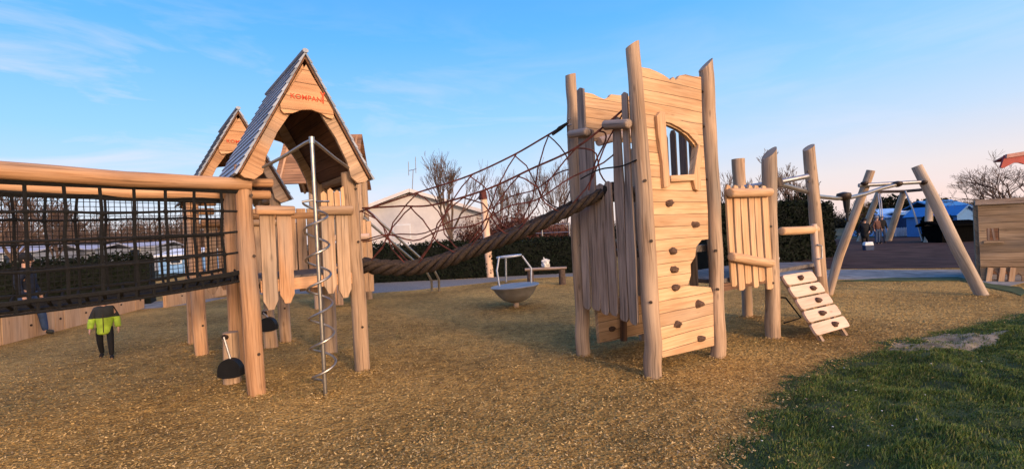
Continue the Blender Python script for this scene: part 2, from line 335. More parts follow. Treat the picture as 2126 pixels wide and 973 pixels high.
def mulch_mat():
    m, t, b = newmat('bark_mulch'); tcn = N(t, 'ShaderNodeTexCoord')
    n1 = N(t, 'ShaderNodeTexNoise'); n1.inputs['Scale'].default_value = .55; n1.inputs['Detail'].default_value = 6; L(t, tcn.outputs['Object'], n1.inputs[0])
    v1 = N(t, 'ShaderNodeTexVoronoi'); v1.inputs['Scale'].default_value = 26; L(t, tcn.outputs['Object'], v1.inputs[0])
    n2 = N(t, 'ShaderNodeTexNoise'); n2.inputs['Scale'].default_value = 42; n2.inputs['Detail'].default_value = 6; n2.inputs['Roughness'].default_value = .7; L(t, tcn.outputs['Object'], n2.inputs[0])
    r = N(t, 'ShaderNodeValToRGB'); L(t, n2.outputs[0], r.inputs[0]); e = r.color_ramp.elements
    e[0].position = .30; e[0].color = (.15, .082, .024, 1); e[1].position = .72; e[1].color = (.78, .50, .17, 1); q = e.new(.5); q.color = (.56, .335, .105, 1)
    n4 = N(t, 'ShaderNodeTexNoise'); n4.inputs['Scale'].default_value = 7; n4.inputs['Detail'].default_value = 5; n4.inputs['Roughness'].default_value = .65; L(t, tcn.outputs['Object'], n4.inputs[0])
    a4 = N(t, 'ShaderNodeMath', operation='MULTIPLY_ADD'); L(t, n4.outputs[0], a4.inputs[0]); a4.inputs[1].default_value = 1.1; a5 = N(t, 'ShaderNodeMath', operation='SUBTRACT'); L(t, n1.outputs[0], a5.inputs[0]); a5.inputs[1].default_value = .55; L(t, a5.outputs[0], a4.inputs[2])
    r2 = N(t, 'ShaderNodeMapRange'); L(t, a4.outputs[0], r2.inputs[0]); r2.inputs[1].default_value = .3; r2.inputs[2].default_value = .7; r2.inputs[3].default_value = .52; r2.inputs[4].default_value = 1.15
    mu = N(t, 'ShaderNodeMix', data_type='RGBA', blend_type='MULTIPLY'); mu.inputs[0].default_value = 1; L(t, r.outputs[0], mu.inputs[6]); c = N(t, 'ShaderNodeCombineColor'); [L(t, r2.outputs[0], c.inputs[i]) for i in range(3)]; L(t, c.outputs[0], mu.inputs[7])
    L(t, mu.outputs[2], b.inputs['Base Color']); b.inputs['Roughness'].default_value = .95; b.inputs['Specular IOR Level'].default_value = .1
    ad = N(t, 'ShaderNodeMath', operation='ADD'); L(t, v1.outputs[0], ad.inputs[0]); ad2 = N(t, 'ShaderNodeMath', operation='MULTIPLY_ADD'); L(t, n4.outputs[0], ad2.inputs[0]); ad2.inputs[1].default_value = 2.5; L(t, n2.outputs[0], ad2.inputs[2]); L(t, ad2.outputs[0], ad.inputs[1])
    bp = N(t, 'ShaderNodeBump'); bp.inputs['Strength'].default_value = 1; bp.inputs['Distance'].default_value = .05; L(t, ad.outputs[0], bp.inputs['Height']); L(t, bp.outputs[0], b.inputs['Normal'])
    return m
M['mulch'] = mulch_mat()
M['grassbase'] = plain('turf_soil', (.032, .052, .016), .95, 0, .4, 3, .6, c2=(.075, .095, .03), dist=.05)
M['sand'] = plain('bare_sandy_soil', (.20, .15, .09), .95, 0, .3, 9, .6, c2=(.34, .265, .175), dist=.02)
M['tarmac'] = plain('rubber_surfacing', (.036, .021, .019), .95, 0, .3, 1.2, .3, c2=(.070, .042, .038), spec=.08)
M['path'] = plain('concrete_path', (.19, .18, .165), .95, 0, .2, 3, .3, c2=(.33, .31, .28), spec=.08)
far = sheet('field', [-600, -60, -24, 24, 60, 600], [-400, -60, -10, 40, 120, 1200], lambda x, y: -.05, plain('rough_field', (.035, .040, .020), .95, 0, .4, .4, .3))
xs = frange(-20, 24, .125); ys = frange(-9, 30, .125)
sheet('ground', xs, ys, hground, M['mulch'])
def flatpoly(name, pts, z, mat, wob=.12, step=.5):
    P = []
    for i in range(len(pts)):
        a, b_ = Vector((*pts[i], 0)), Vector((*pts[(i + 1) % len(pts)], 0)); k = max(1, int((b_ - a).length / step))
        for j in range(k):
            q = a.lerp(b_, j / k); P.append((q.x + wob * noise.noise(q * 1.3), q.y + wob * noise.noise(q * 1.3 + Vector((7, 3, 0)))))
    o = MB().prism(P, (0, 0, z), (1, 0, 0), (0, 1, 0), .02, off=-.01).build(name, mat); return tag(o, kind='structure')
g = lambda x, y: tuple(gp(x, y))[:2]
flatpoly('rubber_surface', [g(1590, 560), g(1750, 558), g(2030, 556), (20, 13.5), (36, 26), (34, 36), (14, 36), (9, 22)], .008, M['tarmac'])
flatpoly('concrete_path', [g(1560, 583), g(1740, 580), g(1850, 580), g(1990, 578), g(2075, 600), (15.5, 12.2), (15.5, 14.2), g(2010, 560), g(1750, 560), g(1590, 562)], .012, M['path'])
flatpoly('gravel_path', [(-9.2, 15.4), g(780, 608), g(860, 602), g(960, 592), g(1090, 578), g(1180, 574), (3.6, 15.9), (3.6, 17.4), g(1150, 568), g(960, 579), g(770, 588), (-9.2, 17.0)], .008, plain('grey_gravel', (.17, .155, .14), .95, 0, .3, 30, .8, c2=(.28, .26, .24), spec=.08))
flatpoly('side_path', [(-19, 11.6), (-10.1, 12.9), (-9.3, 13.6), (-9.3, 14.8), (-19, 14)], .004, M['path'])
flatpoly('moss_strip', [g(1740, 584), g(1860, 584), g(1990, 583), g(2126, 615), g(2126, 598), g(2060, 590), g(1990, 576), g(1850, 577)], .016, M['grassbase'])
# grass bank on the right
edge = [(1.15, 1.2), g(1490, 973), g(1560, 885), g(1650, 795), g(1760, 745), g(1850, 715), g(1950, 690), g(2040, 672), g(2126, 655), (9.6, 7.6), (12, 7.9), (16, 7.0), (16, -5), (.9, -5)]
def dist_edge(x, y):
    best = 9
    for i in range(len(edge) - 1):
        ax, ay = edge[i]; bx, by = edge[i + 1]; dx, dy = bx - ax, by - ay; t = max(0, min(1, ((x - ax) * dx + (y - ay) * dy) / (dx * dx + dy * dy + 1e-9)))
        best = min(best, math.hypot(x - ax - dx * t, y - ay - dy * t))
    return best if inside(edge, x, y) else -best
def hgrass(x, y):
    d = dist_edge(x, y); d += .16 * noise.noise(Vector((x * 2, y * 2, 3)))
    t = max(0, min(1, (d + .15) / 1.6)); s_ = t * t * (3 - 2 * t)
    q = Vector((x * 1.5 + y * .8, y * 2.1 - x * .9, 2))
    lump = .085 * noise.noise(q * 1.3) + .045 * noise.noise(q * 3.1)
    return -.04 + .065 * min(1, max(0, (d + .38) / .55)) + .02 * noise.noise(Vector((x * 7, y * 7, 1))) + .10 * s_ + lump * min(1, max(0, d + .1) * 1.4)
sheet('grass_bank', frange(.6, 13, .06), frange(-1, 9, .06), hgrass, M['grassbase'], keep=lambda x, y: dist_edge(x, y) > -.5)
sandp = [g(1850, 735), g(1900, 705), g(1990, 697), g(2065, 705), g(2080, 728), g(2000, 742), g(1920, 745)]
def in_sand(x, y): return inside(sandp, x + .30 * noise.noise(Vector((x * 3.5, y * 3.5, 0))) + .06 * noise.noise(Vector((x * 15, y * 15, 0))), y + .22 * noise.noise(Vector((x * 3.5, y * 3.5, 8))) + .06 * noise.noise(Vector((x * 15, y * 15, 4))))
sheet('bare_soil', frange(4, 9, .04), frange(4.2, 7.5, .04), lambda x, y: hgrass(x, y) + .003, M['sand'], keep=in_sand)
def blades(name, n, region, hf, ok, mat, l0, l1, wd, seed):
    rnd = random.Random(seed); v, f = [], []; c = 0; x0, x1, y0, y1 = region; tries = 0
    while c < n and tries < n * 6:
        tries += 1; x = rnd.uniform(x0, x1); y = rnd.uniform(y0, y1)
        if y > 0 and (abs(x) > 1.22 * y + .3): continue
        if not ok(x, y, rnd): continue
        l = rnd.uniform(l0, l1) * (.6 + .8 * (noise.noise(Vector((x * 2.2, y * 2.2, 0))) + .5)); l = max(l, .02); th = rnd.uniform(0, 2 * PI); ln = rnd.uniform(.2, .9)
        z = hf(x, y) - .006; dx, dy = math.cos(th) * l * ln + .25 * l, math.sin(th) * l * ln - .15 * l; wx, wy = -math.sin(th) * wd, math.cos(th) * wd; i = len(v)
        v += [(x - wx, y - wy, z), (x + wx, y + wy, z), (x + dx * .5 + wx * .7, y + dy * .5 + wy * .7, z + l * .6), (x + dx * .5 - wx * .7, y + dy * .5 - wy * .7, z + l * .6), (x + dx, y + dy, z + l * .85)]
        f += [(i, i + 1, i + 2, i + 3), (i + 3, i + 2, i + 4)]; c += 1
    me = bpy.data.meshes.new(name); me.from_pydata(v, [], f); me.materials.append(mat); o = bpy.data.objects.new(name, me); COL.objects.link(o); return o
def gok(x, y, rnd):
    d = dist_edge(x, y)
    if d < .45 and rnd.random() > max(0.0, (d + .36) / .75) ** 1.6: return False
    if noise.noise(Vector((x * 3.1, y * 3.1, 6))) > .32 and rnd.random() < .7: return False
    return (not in_sand(x, y)) or rnd.random() < .16
M['grass'] = island('grass_blade', [(.035, .062, .014), (.062, .105, .020), (.092, .140, .026), (.14, .165, .036), (.21, .19, .07)])
tag(blades('grass', 125000, (1.0, 10.5, 2.2, 8.2), hgrass, gok, M['grass'], .014, .048, .0026, 3), 'short tufty green grass on the bank right of the mulch', 'grass', kind='stuff')
tag(blades('weeds', 2600, (-7, 4, 2.8, 9), hground, lambda x, y, r: noise.noise(Vector((x * .9, y * .9, 4))) > .28, island('dry_blade', [(.10, .10, .04), (.22, .17, .08), (.05, .07, .02)]), .02, .05, .003, 5), 'sparse dry weeds poking through the mulch', 'weeds', kind='stuff')
def daisies():
    b = MB(); rnd = random.Random(9)
    for i in range(15):
        px, py = rnd.uniform(1500, 2100), rnd.uniform(760, 965); q = gp(px, py)
        if dist_edge(q.x, q.y) < .15: continue
        z = hgrass(q.x, q.y) + .035
        b.lathe([(.002, z + .004), (.007, z), (.002, z - .002)], (q.x, q.y, 0), 7)
    tag(b.build('daisies', plain('daisy_white', (.5, .5, .46))), 'tiny white daisies scattered through the grass bank', 'flowers', kind='stuff')
daisies()
def chips():
    rnd = random.Random(21); v, f = [], []
    def add(x, y, sz):
        z = hground(x, y); z = max(z, hgrass(x, y) + .008) if dist_edge(x, y) > -.3 else z; th = rnd.uniform(0, 2 * PI); tl = rnd.uniform(-.5, .5); a = Vector((math.cos(th), math.sin(th), tl)) * sz; b = Vector((-math.sin(th), math.cos(th), rnd.uniform(-.6, .6))) * sz * rnd.uniform(.15, .55); c = Vector((x, y, z + rnd.uniform(0, .01) + abs(tl) * sz * .5)); i = len(v); up = Vector((0, 0, sz * .18))
        for q in (c - a - b, c + a - b * .6, c + a * .8 + b, c - a * .9 + b * .8): v.append(q)
        for q in (c - a - b, c + a - b * .6, c + a * .8 + b, c - a * .9 + b * .8): v.append(q + up)
        f.extend([(i + 4, i + 5, i + 6, i + 7), (i, i + 4, i + 5, i + 1), (i + 1, i + 5, i + 6, i + 2), (i + 2, i + 6, i + 7, i + 3), (i + 3, i + 7, i + 4, i)])
    c = 0
    while c < 85000:
        y = 2.7 + 8.5 * rnd.random() ** 1.7; x = rnd.uniform(-1.25, 1.15) * y
        if dist_edge(x, y) > .12 and rnd.random() > .10 * max(0, 1 - dist_edge(x, y)): continue
        add(x, y, rnd.uniform(.004, .0115)); c += 1
    for fx, fy in [tuple(gp(*q))[:2] for q in ((535, 818), (765, 775), (690, 740), (480, 778), (592, 706), (427, 733), (402, 711), (676, 822), (1355, 783), (1490, 738), (1210, 737), (1605, 700), (1553, 658), (1713, 662), (1717, 612), (2043, 612), (1072, 637))]:
        for _ in range(260):
            a_ = rnd.uniform(0, 2 * PI); r_ = .06 + abs(rnd.gauss(0, .09)); i0 = len(v); add(fx + math.cos(a_) * r_, fy + math.sin(a_) * r_, rnd.uniform(.006, .014)); h_ = max(0, .045 - r_ * .25) * rnd.random()
            for k_ in range(i0, len(v)): v[k_] = v[k_] + Vector((0, 0, h_))
    me = bpy.data.meshes.new('wood_chips'); me.from_pydata([tuple(q) for q in v], [], f)
    me.materials.append(island('chip', [(.10, .058, .020), (.22, .132, .042), (.36, .22, .070), (.50, .32, .110), (.70, .48, .20), (.30, .21, .12)])); o = bpy.data.objects.new('wood_chips', me); COL.objects.link(o)
    tag(o, 'loose golden brown wood chips covering the play area', 'wood chips', kind='stuff')
chips()

# ================================================================== HEDGES, FENCES, TREES
def leafmesh(name, boxes, n, size, mat, parent, seed, spill=.12):
    rnd = random.Random(seed); v, f = [], []; org = parent_origin(parent); tot = sum(b[3] for b in boxes)
    for (P, Q, hw, wgt, z0, z1) in boxes:
        P, Q = Vector(P), Vector(Q); d = (Q - P).normalized(); nn = Vector((-d.y, d.x, 0)); ln = (Q - P).length
        for _ in range(int(n * wgt / tot)):
            t = rnd.random(); s_ = rnd.choice((-1, 1)); face = rnd.random()
            ztop = z1 + .14 * noise.noise(Vector((t * ln * .8, seed, 0)))
            if face < .68: c = P + d * (t * ln) + nn * (s_ * (hw + rnd.gauss(0, spill * .5))); z = rnd.uniform(z0, ztop)
            else: c = P + d * (t * ln) + nn * rnd.uniform(-hw, hw); z = ztop + rnd.gauss(0, spill * .6)
            c = Vector((c.x, c.y, z)) - org; a = Vector((rnd.gauss(0, 1), rnd.gauss(0, 1), rnd.gauss(0, 1))).normalized() * size * rnd.uniform(.5, 1.3); b = a.cross(Vector((rnd.gauss(0, 1), rnd.gauss(0, 1), rnd.gauss(0, 1)))).normalized() * a.length * .6
            i = len(v); v += [c - a, c + b, c + a, c - b]; f.append((i, i + 1, i + 2, i + 3))
    me = bpy.data.meshes.new(name); me.from_pydata([tuple(q) for q in v], [], f); me.materials.append(mat); o = bpy.data.objects.new(name, me); COL.objects.link(o); o.parent = parent; return o
def hedge(P, Q, hw, h, n, label, seed, size=.05):
    P, Q = Vector((*P, 0)), Vector((*Q, 0)); t = thing('hedge', P.lerp(Q, .5), label, 'hedge')
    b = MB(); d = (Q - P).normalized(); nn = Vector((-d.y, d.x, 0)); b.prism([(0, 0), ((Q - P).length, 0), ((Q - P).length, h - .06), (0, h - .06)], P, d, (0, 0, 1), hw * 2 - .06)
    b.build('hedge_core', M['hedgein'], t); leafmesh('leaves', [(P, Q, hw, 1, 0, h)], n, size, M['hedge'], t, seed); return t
H1 = g(755, 589); H2 = g(1205, 566)
hedge((H1[0] - .2, H1[1] + .5), (H2[0], H2[1] + .5), .45, 1.32, 16000, 'low clipped dark hedge behind the spinning bowl', 1)
hedge((-17, 11.2), (-11.4, 14.4), .45, 1.42, 10000, 'dark clipped hedge behind the timber edging, seen through the black net', 2)
hedge((-10.6, 17.8), (H1[0] - .5, H1[1] + 1.2), .45, 1.2, 7000, 'dark hedge beyond the thatch-grey roofed houses, left of the pale bungalow', 6)
hedge((6.9, 16.2), (13.6, 20.0), .5, 2.25, 20000, 'tall black-green hedge behind the wooden ramp and left leg of the glide frame', 3, .06)
hedge(tuple(at(1924, 470, 27.5))[:2], tuple(at(1966, 470, 26.5))[:2], .4, 1.35, 8000, 'dark hedge between the navy shed and the low black shed', 4, .07)
def branch(b, p, d, r, l, depth, rnd, spread, up, twig):
    q = p; P = [p]; R = [r]
    for i in range(3):
        d = (d + Vector((rnd.gauss(0, .13), rnd.gauss(0, .13), rnd.gauss(0, .08) + up))).normalized(); q = q + d * (l / 3); P.append(q); R.append(max(twig, r * (1 - .32 * (i + 1) / 3)))
    b.tube(P, R, 5 if depth > 2 else 3, False)
    if depth <= 0: return
    for k in range(rnd.choice((2, 3, 3))):
        s_ = Vector((rnd.gauss(0, 1), rnd.gauss(0, 1), rnd.gauss(0, .5))).normalized(); nd = (d + s_ * spread * rnd.uniform(.5, 1.2)).normalized()
        branch(b, P[rnd.choice((2, 3, 3))], nd, r * rnd.uniform(.5, .68), l * rnd.uniform(.62, .86), depth - 1, rnd, spread, up, twig)
def bare_tree(base, h, label, seed, mat='twig', trunk=.35, r=.11, depth=5, spread=.55, up=.10, nl=4, twig=.006, group=None, lean=0, name='bare_tree'):
    rnd = random.Random(seed); base = Vector((base[0], base[1], 0)); t = thing(name, base, label, 'tree', group); b = MB(); th = h * trunk
    P = [base + Vector((0, 0, -.05)), base + Vector((rnd.gauss(0, .03), 0, th * .5)), base + Vector((rnd.gauss(0, .05) + lean, 0, th))]
    b.tube(P, [r * 1.2, r, r * .85], 8, False, .2, seed); b.build('trunk', M['bark'], t, smooth=True)
    c = MB(); l = (h - th) * .34
    for k in range(nl):
        a = 2 * PI * k / nl + rnd.uniform(-.4, .4); d = Vector((math.cos(a) * spread, math.sin(a) * spread, rnd.uniform(.7, 1.1))).normalized()
        branch(c, P[2] + Vector((0, 0, -rnd.uniform(0, th * .2))), d, r * .55, l * rnd.uniform(.8, 1.15), depth, rnd, spread, up, twig)
    c.build('crown', M[mat], t); return t
bare_tree(at(936, 500, 22.5), 5.15, 'bare round-headed tree in front of the pale bungalow', 4, r=.12, trunk=.36, depth=5, spread=.50, nl=6, twig=.006, up=.12)
for i, (x, d, h, lab, ty) in enumerate(((1045, 24, 4.0, 'thin bare tree just right of the tall timber post with a red cap', .3), (1085, 26, 4.6, 'upright bare tree midway along the bridge, second from the grey tower', .25), (1150, 25, 4.9, 'upright bare tree right beside the left post of the tower', .25), (1172, 30, 5.0, 'faint bare tree partly hidden by the left post of the tower', .3))):
    bare_tree(at(x, 500, d), h, lab, 30 + i, r=.07, trunk=ty, spread=.34, up=.16, nl=5, twig=.006, group='bare trees behind the rope bridge')
bare_tree(at(1512, 480, 26), 4.3, 'small bare tree peeping over the picket rail beside the tower', 41, r=.06, spread=.45, twig=.008)
bare_tree(at(2105, 470, 25), 4.7, 'large spreading bare tree above the old wooden playhouse', 43, r=.16, trunk=.2, depth=6, spread=.75, up=.03, nl=6, twig=.006)
bare_tree(at(25, 560, 19), 5.3, 'bare leafless tree at the left edge behind the black net', 45, r=.12, trunk=.3, depth=5, spread=.6, twig=.009)
bare_tree(at(120, 560, 23), 4.4, 'twiggy brown tree behind the second column of the black net', 46, r=.09, trunk=.25, depth=5, spread=.6, twig=.010)
bare_tree(at(1630, 470, 22), 4.1, 'grey bare tree above the tall dark hedge behind the ramp platform', 47, r=.08, spread=.5, twig=.010, trunk=.25)
def bush(c, rx, rz, z0, n, mat, label, seed, size=.06, twigs=120, name='bush'):
    rnd = random.Random(seed); c = Vector((c[0], c[1], 0)); t = thing(name, c, label, 'bush'); v, f = [], []; b = MB()
    for i in range(twigs):
        a = rnd.uniform(0, 2 * PI); e = rnd.uniform(.25, 1); d = Vector((math.cos(a) * rx * e, math.sin(a) * rx * .6 * e, z0 + rz * rnd.uniform(.7, 1.15) * (1.25 - .5 * e)))
        b.tube([c + Vector((rnd.gauss(0, .1), rnd.gauss(0, .1), 0)), c + d * .55 + Vector((rnd.gauss(0, .08), 0, 0)), c + d], [.018, .011, .004], 3, False)
    b.build('stems', M['twigred' if mat == 'twigred' else 'twig'], t)
    for i in range(n):
        u = Vector((rnd.gauss(0, 1), rnd.gauss(0, 1), rnd.gauss(0, 1))).normalized() * rnd.random() ** .4; k = 1 + .35 * noise.noise(u * 2.5 + Vector((seed, 0, 0)))
        q = Vector((u.x * rx * k, u.y * rx * .6 * k, z0 + rz * .5 + u.z * rz * .5 * k))
        if noise.noise(q * 2.3 + Vector((0, seed, 0))) < -.18 or q.z < 0: continue
        a = Vector((rnd.gauss(0, 1), rnd.gauss(0, 1), rnd.gauss(0, 1))).normalized() * size * rnd.uniform(.4, 1.3); bb = a.cross(Vector((rnd.gauss(0, 1), rnd.gauss(0, 1), rnd.gauss(0, 1)))).normalized() * a.length * (.25 if 'twig' in mat else .6)
        i0 = len(v); v += [q - a, q + bb, q + a, q - bb]; f.append((i0, i0 + 1, i0 + 2, i0 + 3))
    me = bpy.data.meshes.new('foliage'); me.from_pydata([tuple(q) for q in v], [], f); me.materials.append(M[mat]); o = bpy.data.objects.new('foliage', me); COL.objects.link(o); o.parent = t; return t
bush(at(1068, 500, 20), 1.5, 2.3, .3, 9000, 'twigred', 'dense red-brown leafless bush behind the middle of the rope bridge', 3, .10, 200)
bush(at(1155, 500, 21), 1.3, 1.7, .2, 5000, 'twigred', 'low brown bush behind the high end of the rope bridge', 8, .10, 160)
bush(at(985, 480, 24), 1.3, 2.3, .2, 4000, 'twigred', 'brown bush at the right corner of the pale bungalow, behind the tall timber post', 9, .10, 160)
bush(at(1665, 470, 20.5), 1.0, 1.9, 1.0, 5000, 'hedge', 'dark evergreen bush topping the hedge behind the ramp platform', 5, .07)
bush(at(1790, 470, 33), 1.1, 2.6, .2, 6000, 'olive', 'olive green bush between the two far swing legs and the hedge', 6, .07)
bush(at(1845, 430, 60), 3.2, 4.0, .4, 6000, 'hedge', 'dark round bush beyond the far swing crossbar', 7, .2)
bush(at(1940, 430, 62), 3.0, 3.4, .4, 5000, 'hedge', 'dark bush beyond the sheds, right of the glide frame', 10, .2)
def treeline(name, px0, px1, y, d, h0, h1, n, label, seed, mat):
    rnd = random.Random(seed); b = MB()
    for i in range(n):
        t = rnd.random(); px = px0 + (px1 - px0) * t; base = at(px, 480, d * rnd.uniform(.92, 1.15)); hh = (h0 + (h1 - h0) * t) * (.72 + .5 * (noise.noise(Vector((px * .018, seed, 0))) + .4)) * rnd.uniform(.5, 1.0)
        x = base.x; yy = base.y; l = hh * rnd.uniform(.15, .4); z = rnd.uniform(0, hh - l); b.tube([(x, yy, z), (x + rnd.gauss(0, .5), yy, z + l)], [.06, .01], 3, False)
        for _ in range(3): zz = rnd.uniform(hh * .3, hh); b.tube([(x, yy, zz), (x + rnd.gauss(0, .7), yy, zz + rnd.uniform(.3, 1.2))], [.035, .008], 3, False)
    for i in range(n):
        t = rnd.random(); px = px0 + (px1 - px0) * t; base = at(px, 480, d * rnd.uniform(.95, 1.1)); hh = (h0 + (h1 - h0) * t) * (.62 + .5 * (noise.noise(Vector((px * .018, seed, 0))) + .4)); z = rnd.uniform(0, hh)
        z *= .62; b.sphere((base.x, base.y, z), rnd.uniform(.15, .42), 5, 3, rough=.6, seed=i)
    tag(b.build(name, mat), label, 'woodland', kind='stuff')
treeline('distant_wood', -60, 620, 0, 58, 8.0, 5.2, 4600, 'distant dark leafless wood behind the black net', 1, M['twig'])
treeline('distant_wood', 1900, 2200, 0, 75, 3.2, 4.2, 1800, 'distant dark wood above the sheds at the right', 2, M['hedgein'])
treeline('distant_wood', 1180, 1900, 0, 85, 3.6, 3.4, 2200, 'distant low dark wood behind the tower and the tall hedge', 3, M['hedgein'])
treeline('distant_wood', 700, 1180, 0, 70, 3.0, 3.6, 1800, 'distant low wood behind the pale bungalow and rope bridge', 4, M['twigred'])
# wire fence at right of the low hedge
def wire_fence():
    P, Q = at(1070, 480, 18.8), at(1240, 480, 18.2); t = thing('wire_fence', (P.x, P.y, 0), 'thin wire fence with slim posts above the low dark hedge', 'fence'); P.z = Q.z = 0
    for k in range(4):
        c = P.lerp(Q, k / 3); MB().tube([c, c + Vector((0, 0, 1.95))], .03, 6).build('fence_post', M['gal'], t)
    b = MB()
    for z in (1.93, 1.6, 1.3): b.tube([P + Vector((0, 0, z)), Q + Vector((0, 0, z))], .012, 5)
    b.build('wire', M['gal'], t)
wire_fence()

# ================================================================== BUILDINGS
def wall_prism(t, name, pl, pts, th, mat, off=0, holes=()):
    return MB().prism(pts, pl.P + pl.n * off, pl.A, (0, 0, 1), th, holes=holes).build(name, mat, t)
def bungalow():
    P, Q = at(752, 500, 28), at(1033, 490, 28.5); pl = Plane(P, Q); c = pl.w(pl.len / 2, 0)
    t = thing('bungalow', c, 'pale pinkish bungalow with a low gable and roof antenna behind the rope bridge', 'house')
    ax, az_ = pl.sz(853, 396); rx_, rz = pl.sz(1007, 440); lx, lz = pl.sz(752, 434)
    wall_prism(t, 'wall', pl, [(0, 0), (rx_, 0), (rx_, rz - .1), (ax, az_ - .12), (lx, lz - .1)], .3, M['house'])
    b = MB(); D = -pl.n * 7
    for (p, q) in (((lx - .4, lz - .15), (ax, az_)), ((ax, az_), (rx_ + .3, rz - .1))):
        a_, b_ = pl.w(p[0], p[1], .55), pl.w(q[0], q[1], .55); d = b_ - a_; nn = d.normalized()
        b.prism([(0, 0), (d.length, 0), (d.length, 7.5), (0, 7.5)], a_, nn, -pl.n, .14)
    b.build('roof', M['rooft'], t)
    b = MB()
    for (p, q) in (((lx - .4, lz - .17), (ax, az_ - .02)), ((ax, az_ - .02), (rx_ + .3, rz - .12))):
        b.beam(pl.w(p[0], p[1], .57), pl.w(q[0], q[1], .57), .20, .05, pl.n)
    b.build('fascia', M['house'], t)
    # lower wing at the right
    x0, _ = pl.sz(1007, 440); x1, z1 = pl.sz(1036, 440)
    wall_prism(t, 'side_wing', pl, [(x0 + .002, 0), (x1, 0), (x1, z1 - .02), (x0 + .002, z1)], .5, M['house'])
    wx0, _ = pl.sz(835, 470)
    f = MB().box(pl.w(wx0, 2.1, .16), 1.1, .9, .06, pl.A, (0, 0, 1)).build('window', M['white'], t); MB().box(pl.w(wx0, 2.1, .20), .95, .75, .03, pl.A, (0, 0, 1)).build('pane', M['house'], f)
    m = MB(); top = pl.sz(855, 350); m.tube([pl.w(ax, az_, -.5), pl.w(top[0], top[1], -.5)], .028, 5)
    c1 = pl.sz(845, 352); c2 = pl.sz(862, 348); m.tube([pl.w(*c1, -.5), pl.w(*top, -.5), pl.w(*c2, -.5)], .02, 4)
    for a_, b_ in (((845, 333), (846, 362)), ((860, 323), (861, 357))): m.tube([pl.w(*pl.sz(*a_), -.5), pl.w(*pl.sz(*b_), -.5)], .022, 4)
    m.build('antenna', M['gal'], t)
bungalow()
def pergola():
    P, Q = at(745, 500, 22), at(850, 498, 22); pl = Plane(P, Q); t = thing('pergola', pl.w(pl.len / 2, 0), 'low white-posted shelter with dark red back beside the pale bungalow', 'shelter')
    for k in range(4): MB().beam(pl.w(k * pl.len / 3, 0), pl.w(k * pl.len / 3, 1.32), .09, .09).build('post', M['white'], t)
    MB().beam(pl.w(-.1, 1.37), pl.w(pl.len + .1, 1.37), .16, .12).build('beam', M['white'], t)
    MB().prism([(0, 0), (pl.len, 0), (pl.len, 1.28), (0, 1.28)], pl.w(0, 0, -.5), pl.A, (0, 0, 1), .05).build('back_panel', plain('dark_red_panel', (.05, .014, .014)), t)
pergola()
def cabin(name, px0, px1, d, zt, depth, label, wallm, roofm, gable=0, windows=(), cat='shed', group=None, roofh=.35, z0=0):
    P, Q = at(px0, 470, d), at(px1, 470, d); pl = Plane(P, Q); t = thing(name, pl.w(pl.len / 2, 0), label, cat, group); Lw = pl.len
    if gable: pts = [(0, z0), (Lw, z0), (Lw, zt), (Lw * .5, zt + gable), (0, zt)]
    else: pts = [(0, z0), (Lw, z0), (Lw, zt), (0, zt)]
    MB().prism(pts, pl.w(0, 0, -depth / 2), pl.A, (0, 0, 1), depth).build('wall', wallm, t)
    b = MB()
    if gable:
        for p, q in (((-.15, zt - .1), (Lw / 2, zt + gable + .04)), ((Lw / 2, zt + gable + .04), (Lw + .15, zt - .1))):
            a_, b_ = pl.w(*p, .15), pl.w(*q, .15); b.prism([(0, 0), ((b_ - a_).length, 0), ((b_ - a_).length, depth + .3), (0, depth + .3)], a_, (b_ - a_).normalized(), -pl.n, .08)
    else:
        q = [(0.25, zt - .05), (-.35 - depth * .5, zt + roofh), (-depth - .25, zt - .05)]
        b.prism([(q[0][0], q[0][1]), (q[1][0], q[1][1]), (q[2][0], q[2][1]), (q[2][0], q[2][1] + .10), (q[1][0], q[1][1] + .12), (q[0][0], q[0][1] + .10)], pl.w(Lw / 2, 0), pl.n, (0, 0, 1), Lw + .4)
    b.build('roof', roofm, t)
    for (u, z, ww, hh) in windows:
        f = MB().box(pl.w(u * Lw, z, .02), ww, hh, .06, pl.A, (0, 0, 1)).build('window', M['white'], t)
        MB().box(pl.w(u * Lw, z, .06), ww - .14, hh - .14, .03, pl.A, (0, 0, 1)).build('pane', M['glass'], f)
    return t, pl
W2 = ((.2, 1.5, .9, .8), (.6, 1.5, .9, .8))
M['dull'] = plain('dull_cladding', (.22, .24, .29), .8, 0, .08, 4, spec=.1); M['dullroof'] = plain('dull_roof', (.34, .35, .42), .8, 0, .08, 4, spec=.1)
gcar = 'pale mobile homes behind the black net'
cabin('mobile_home', -60, 70, 30, 1.95, 3, 'pale mobile home at the left edge behind the net', M['dull'], M['dullroof'], 0, W2, 'mobile home', gcar)
cabin('mobile_home', 85, 195, 34, 1.95, 3, 'pale mobile home behind the second and third net columns', M['dull'], M['dullroof'], 0, W2, 'mobile home', gcar)
cabin('mobile_home', 215, 320, 38, 2.0, 3, 'white mobile home seen through the middle of the net', M['dull'], M['dullroof'], 0, W2, 'mobile home', gcar)
cabin('mobile_home', 325, 400, 32, 1.25, 3, 'pale blue mobile home seen through the net left of the house posts', M['bluea'], M['white'], 0, ((.5, .9, .8, .5),), 'mobile home')
t_, pl_ = cabin('mobile_home', 1838, 1900, 38, 1.55, 4, 'light blue mobile home with two windows behind the far swing', M['bluea'], M['bluea'], 0, ((.42, 1.05, .5, .45), (.80, 1.05, .75, .5)), 'mobile home', roofh=.65)
cabin('shed', 1899, 1921, 36, 1.7, 3, 'navy shed just right of the light blue mobile home', M['navy'], M['white'], 0, (), roofh=.2)
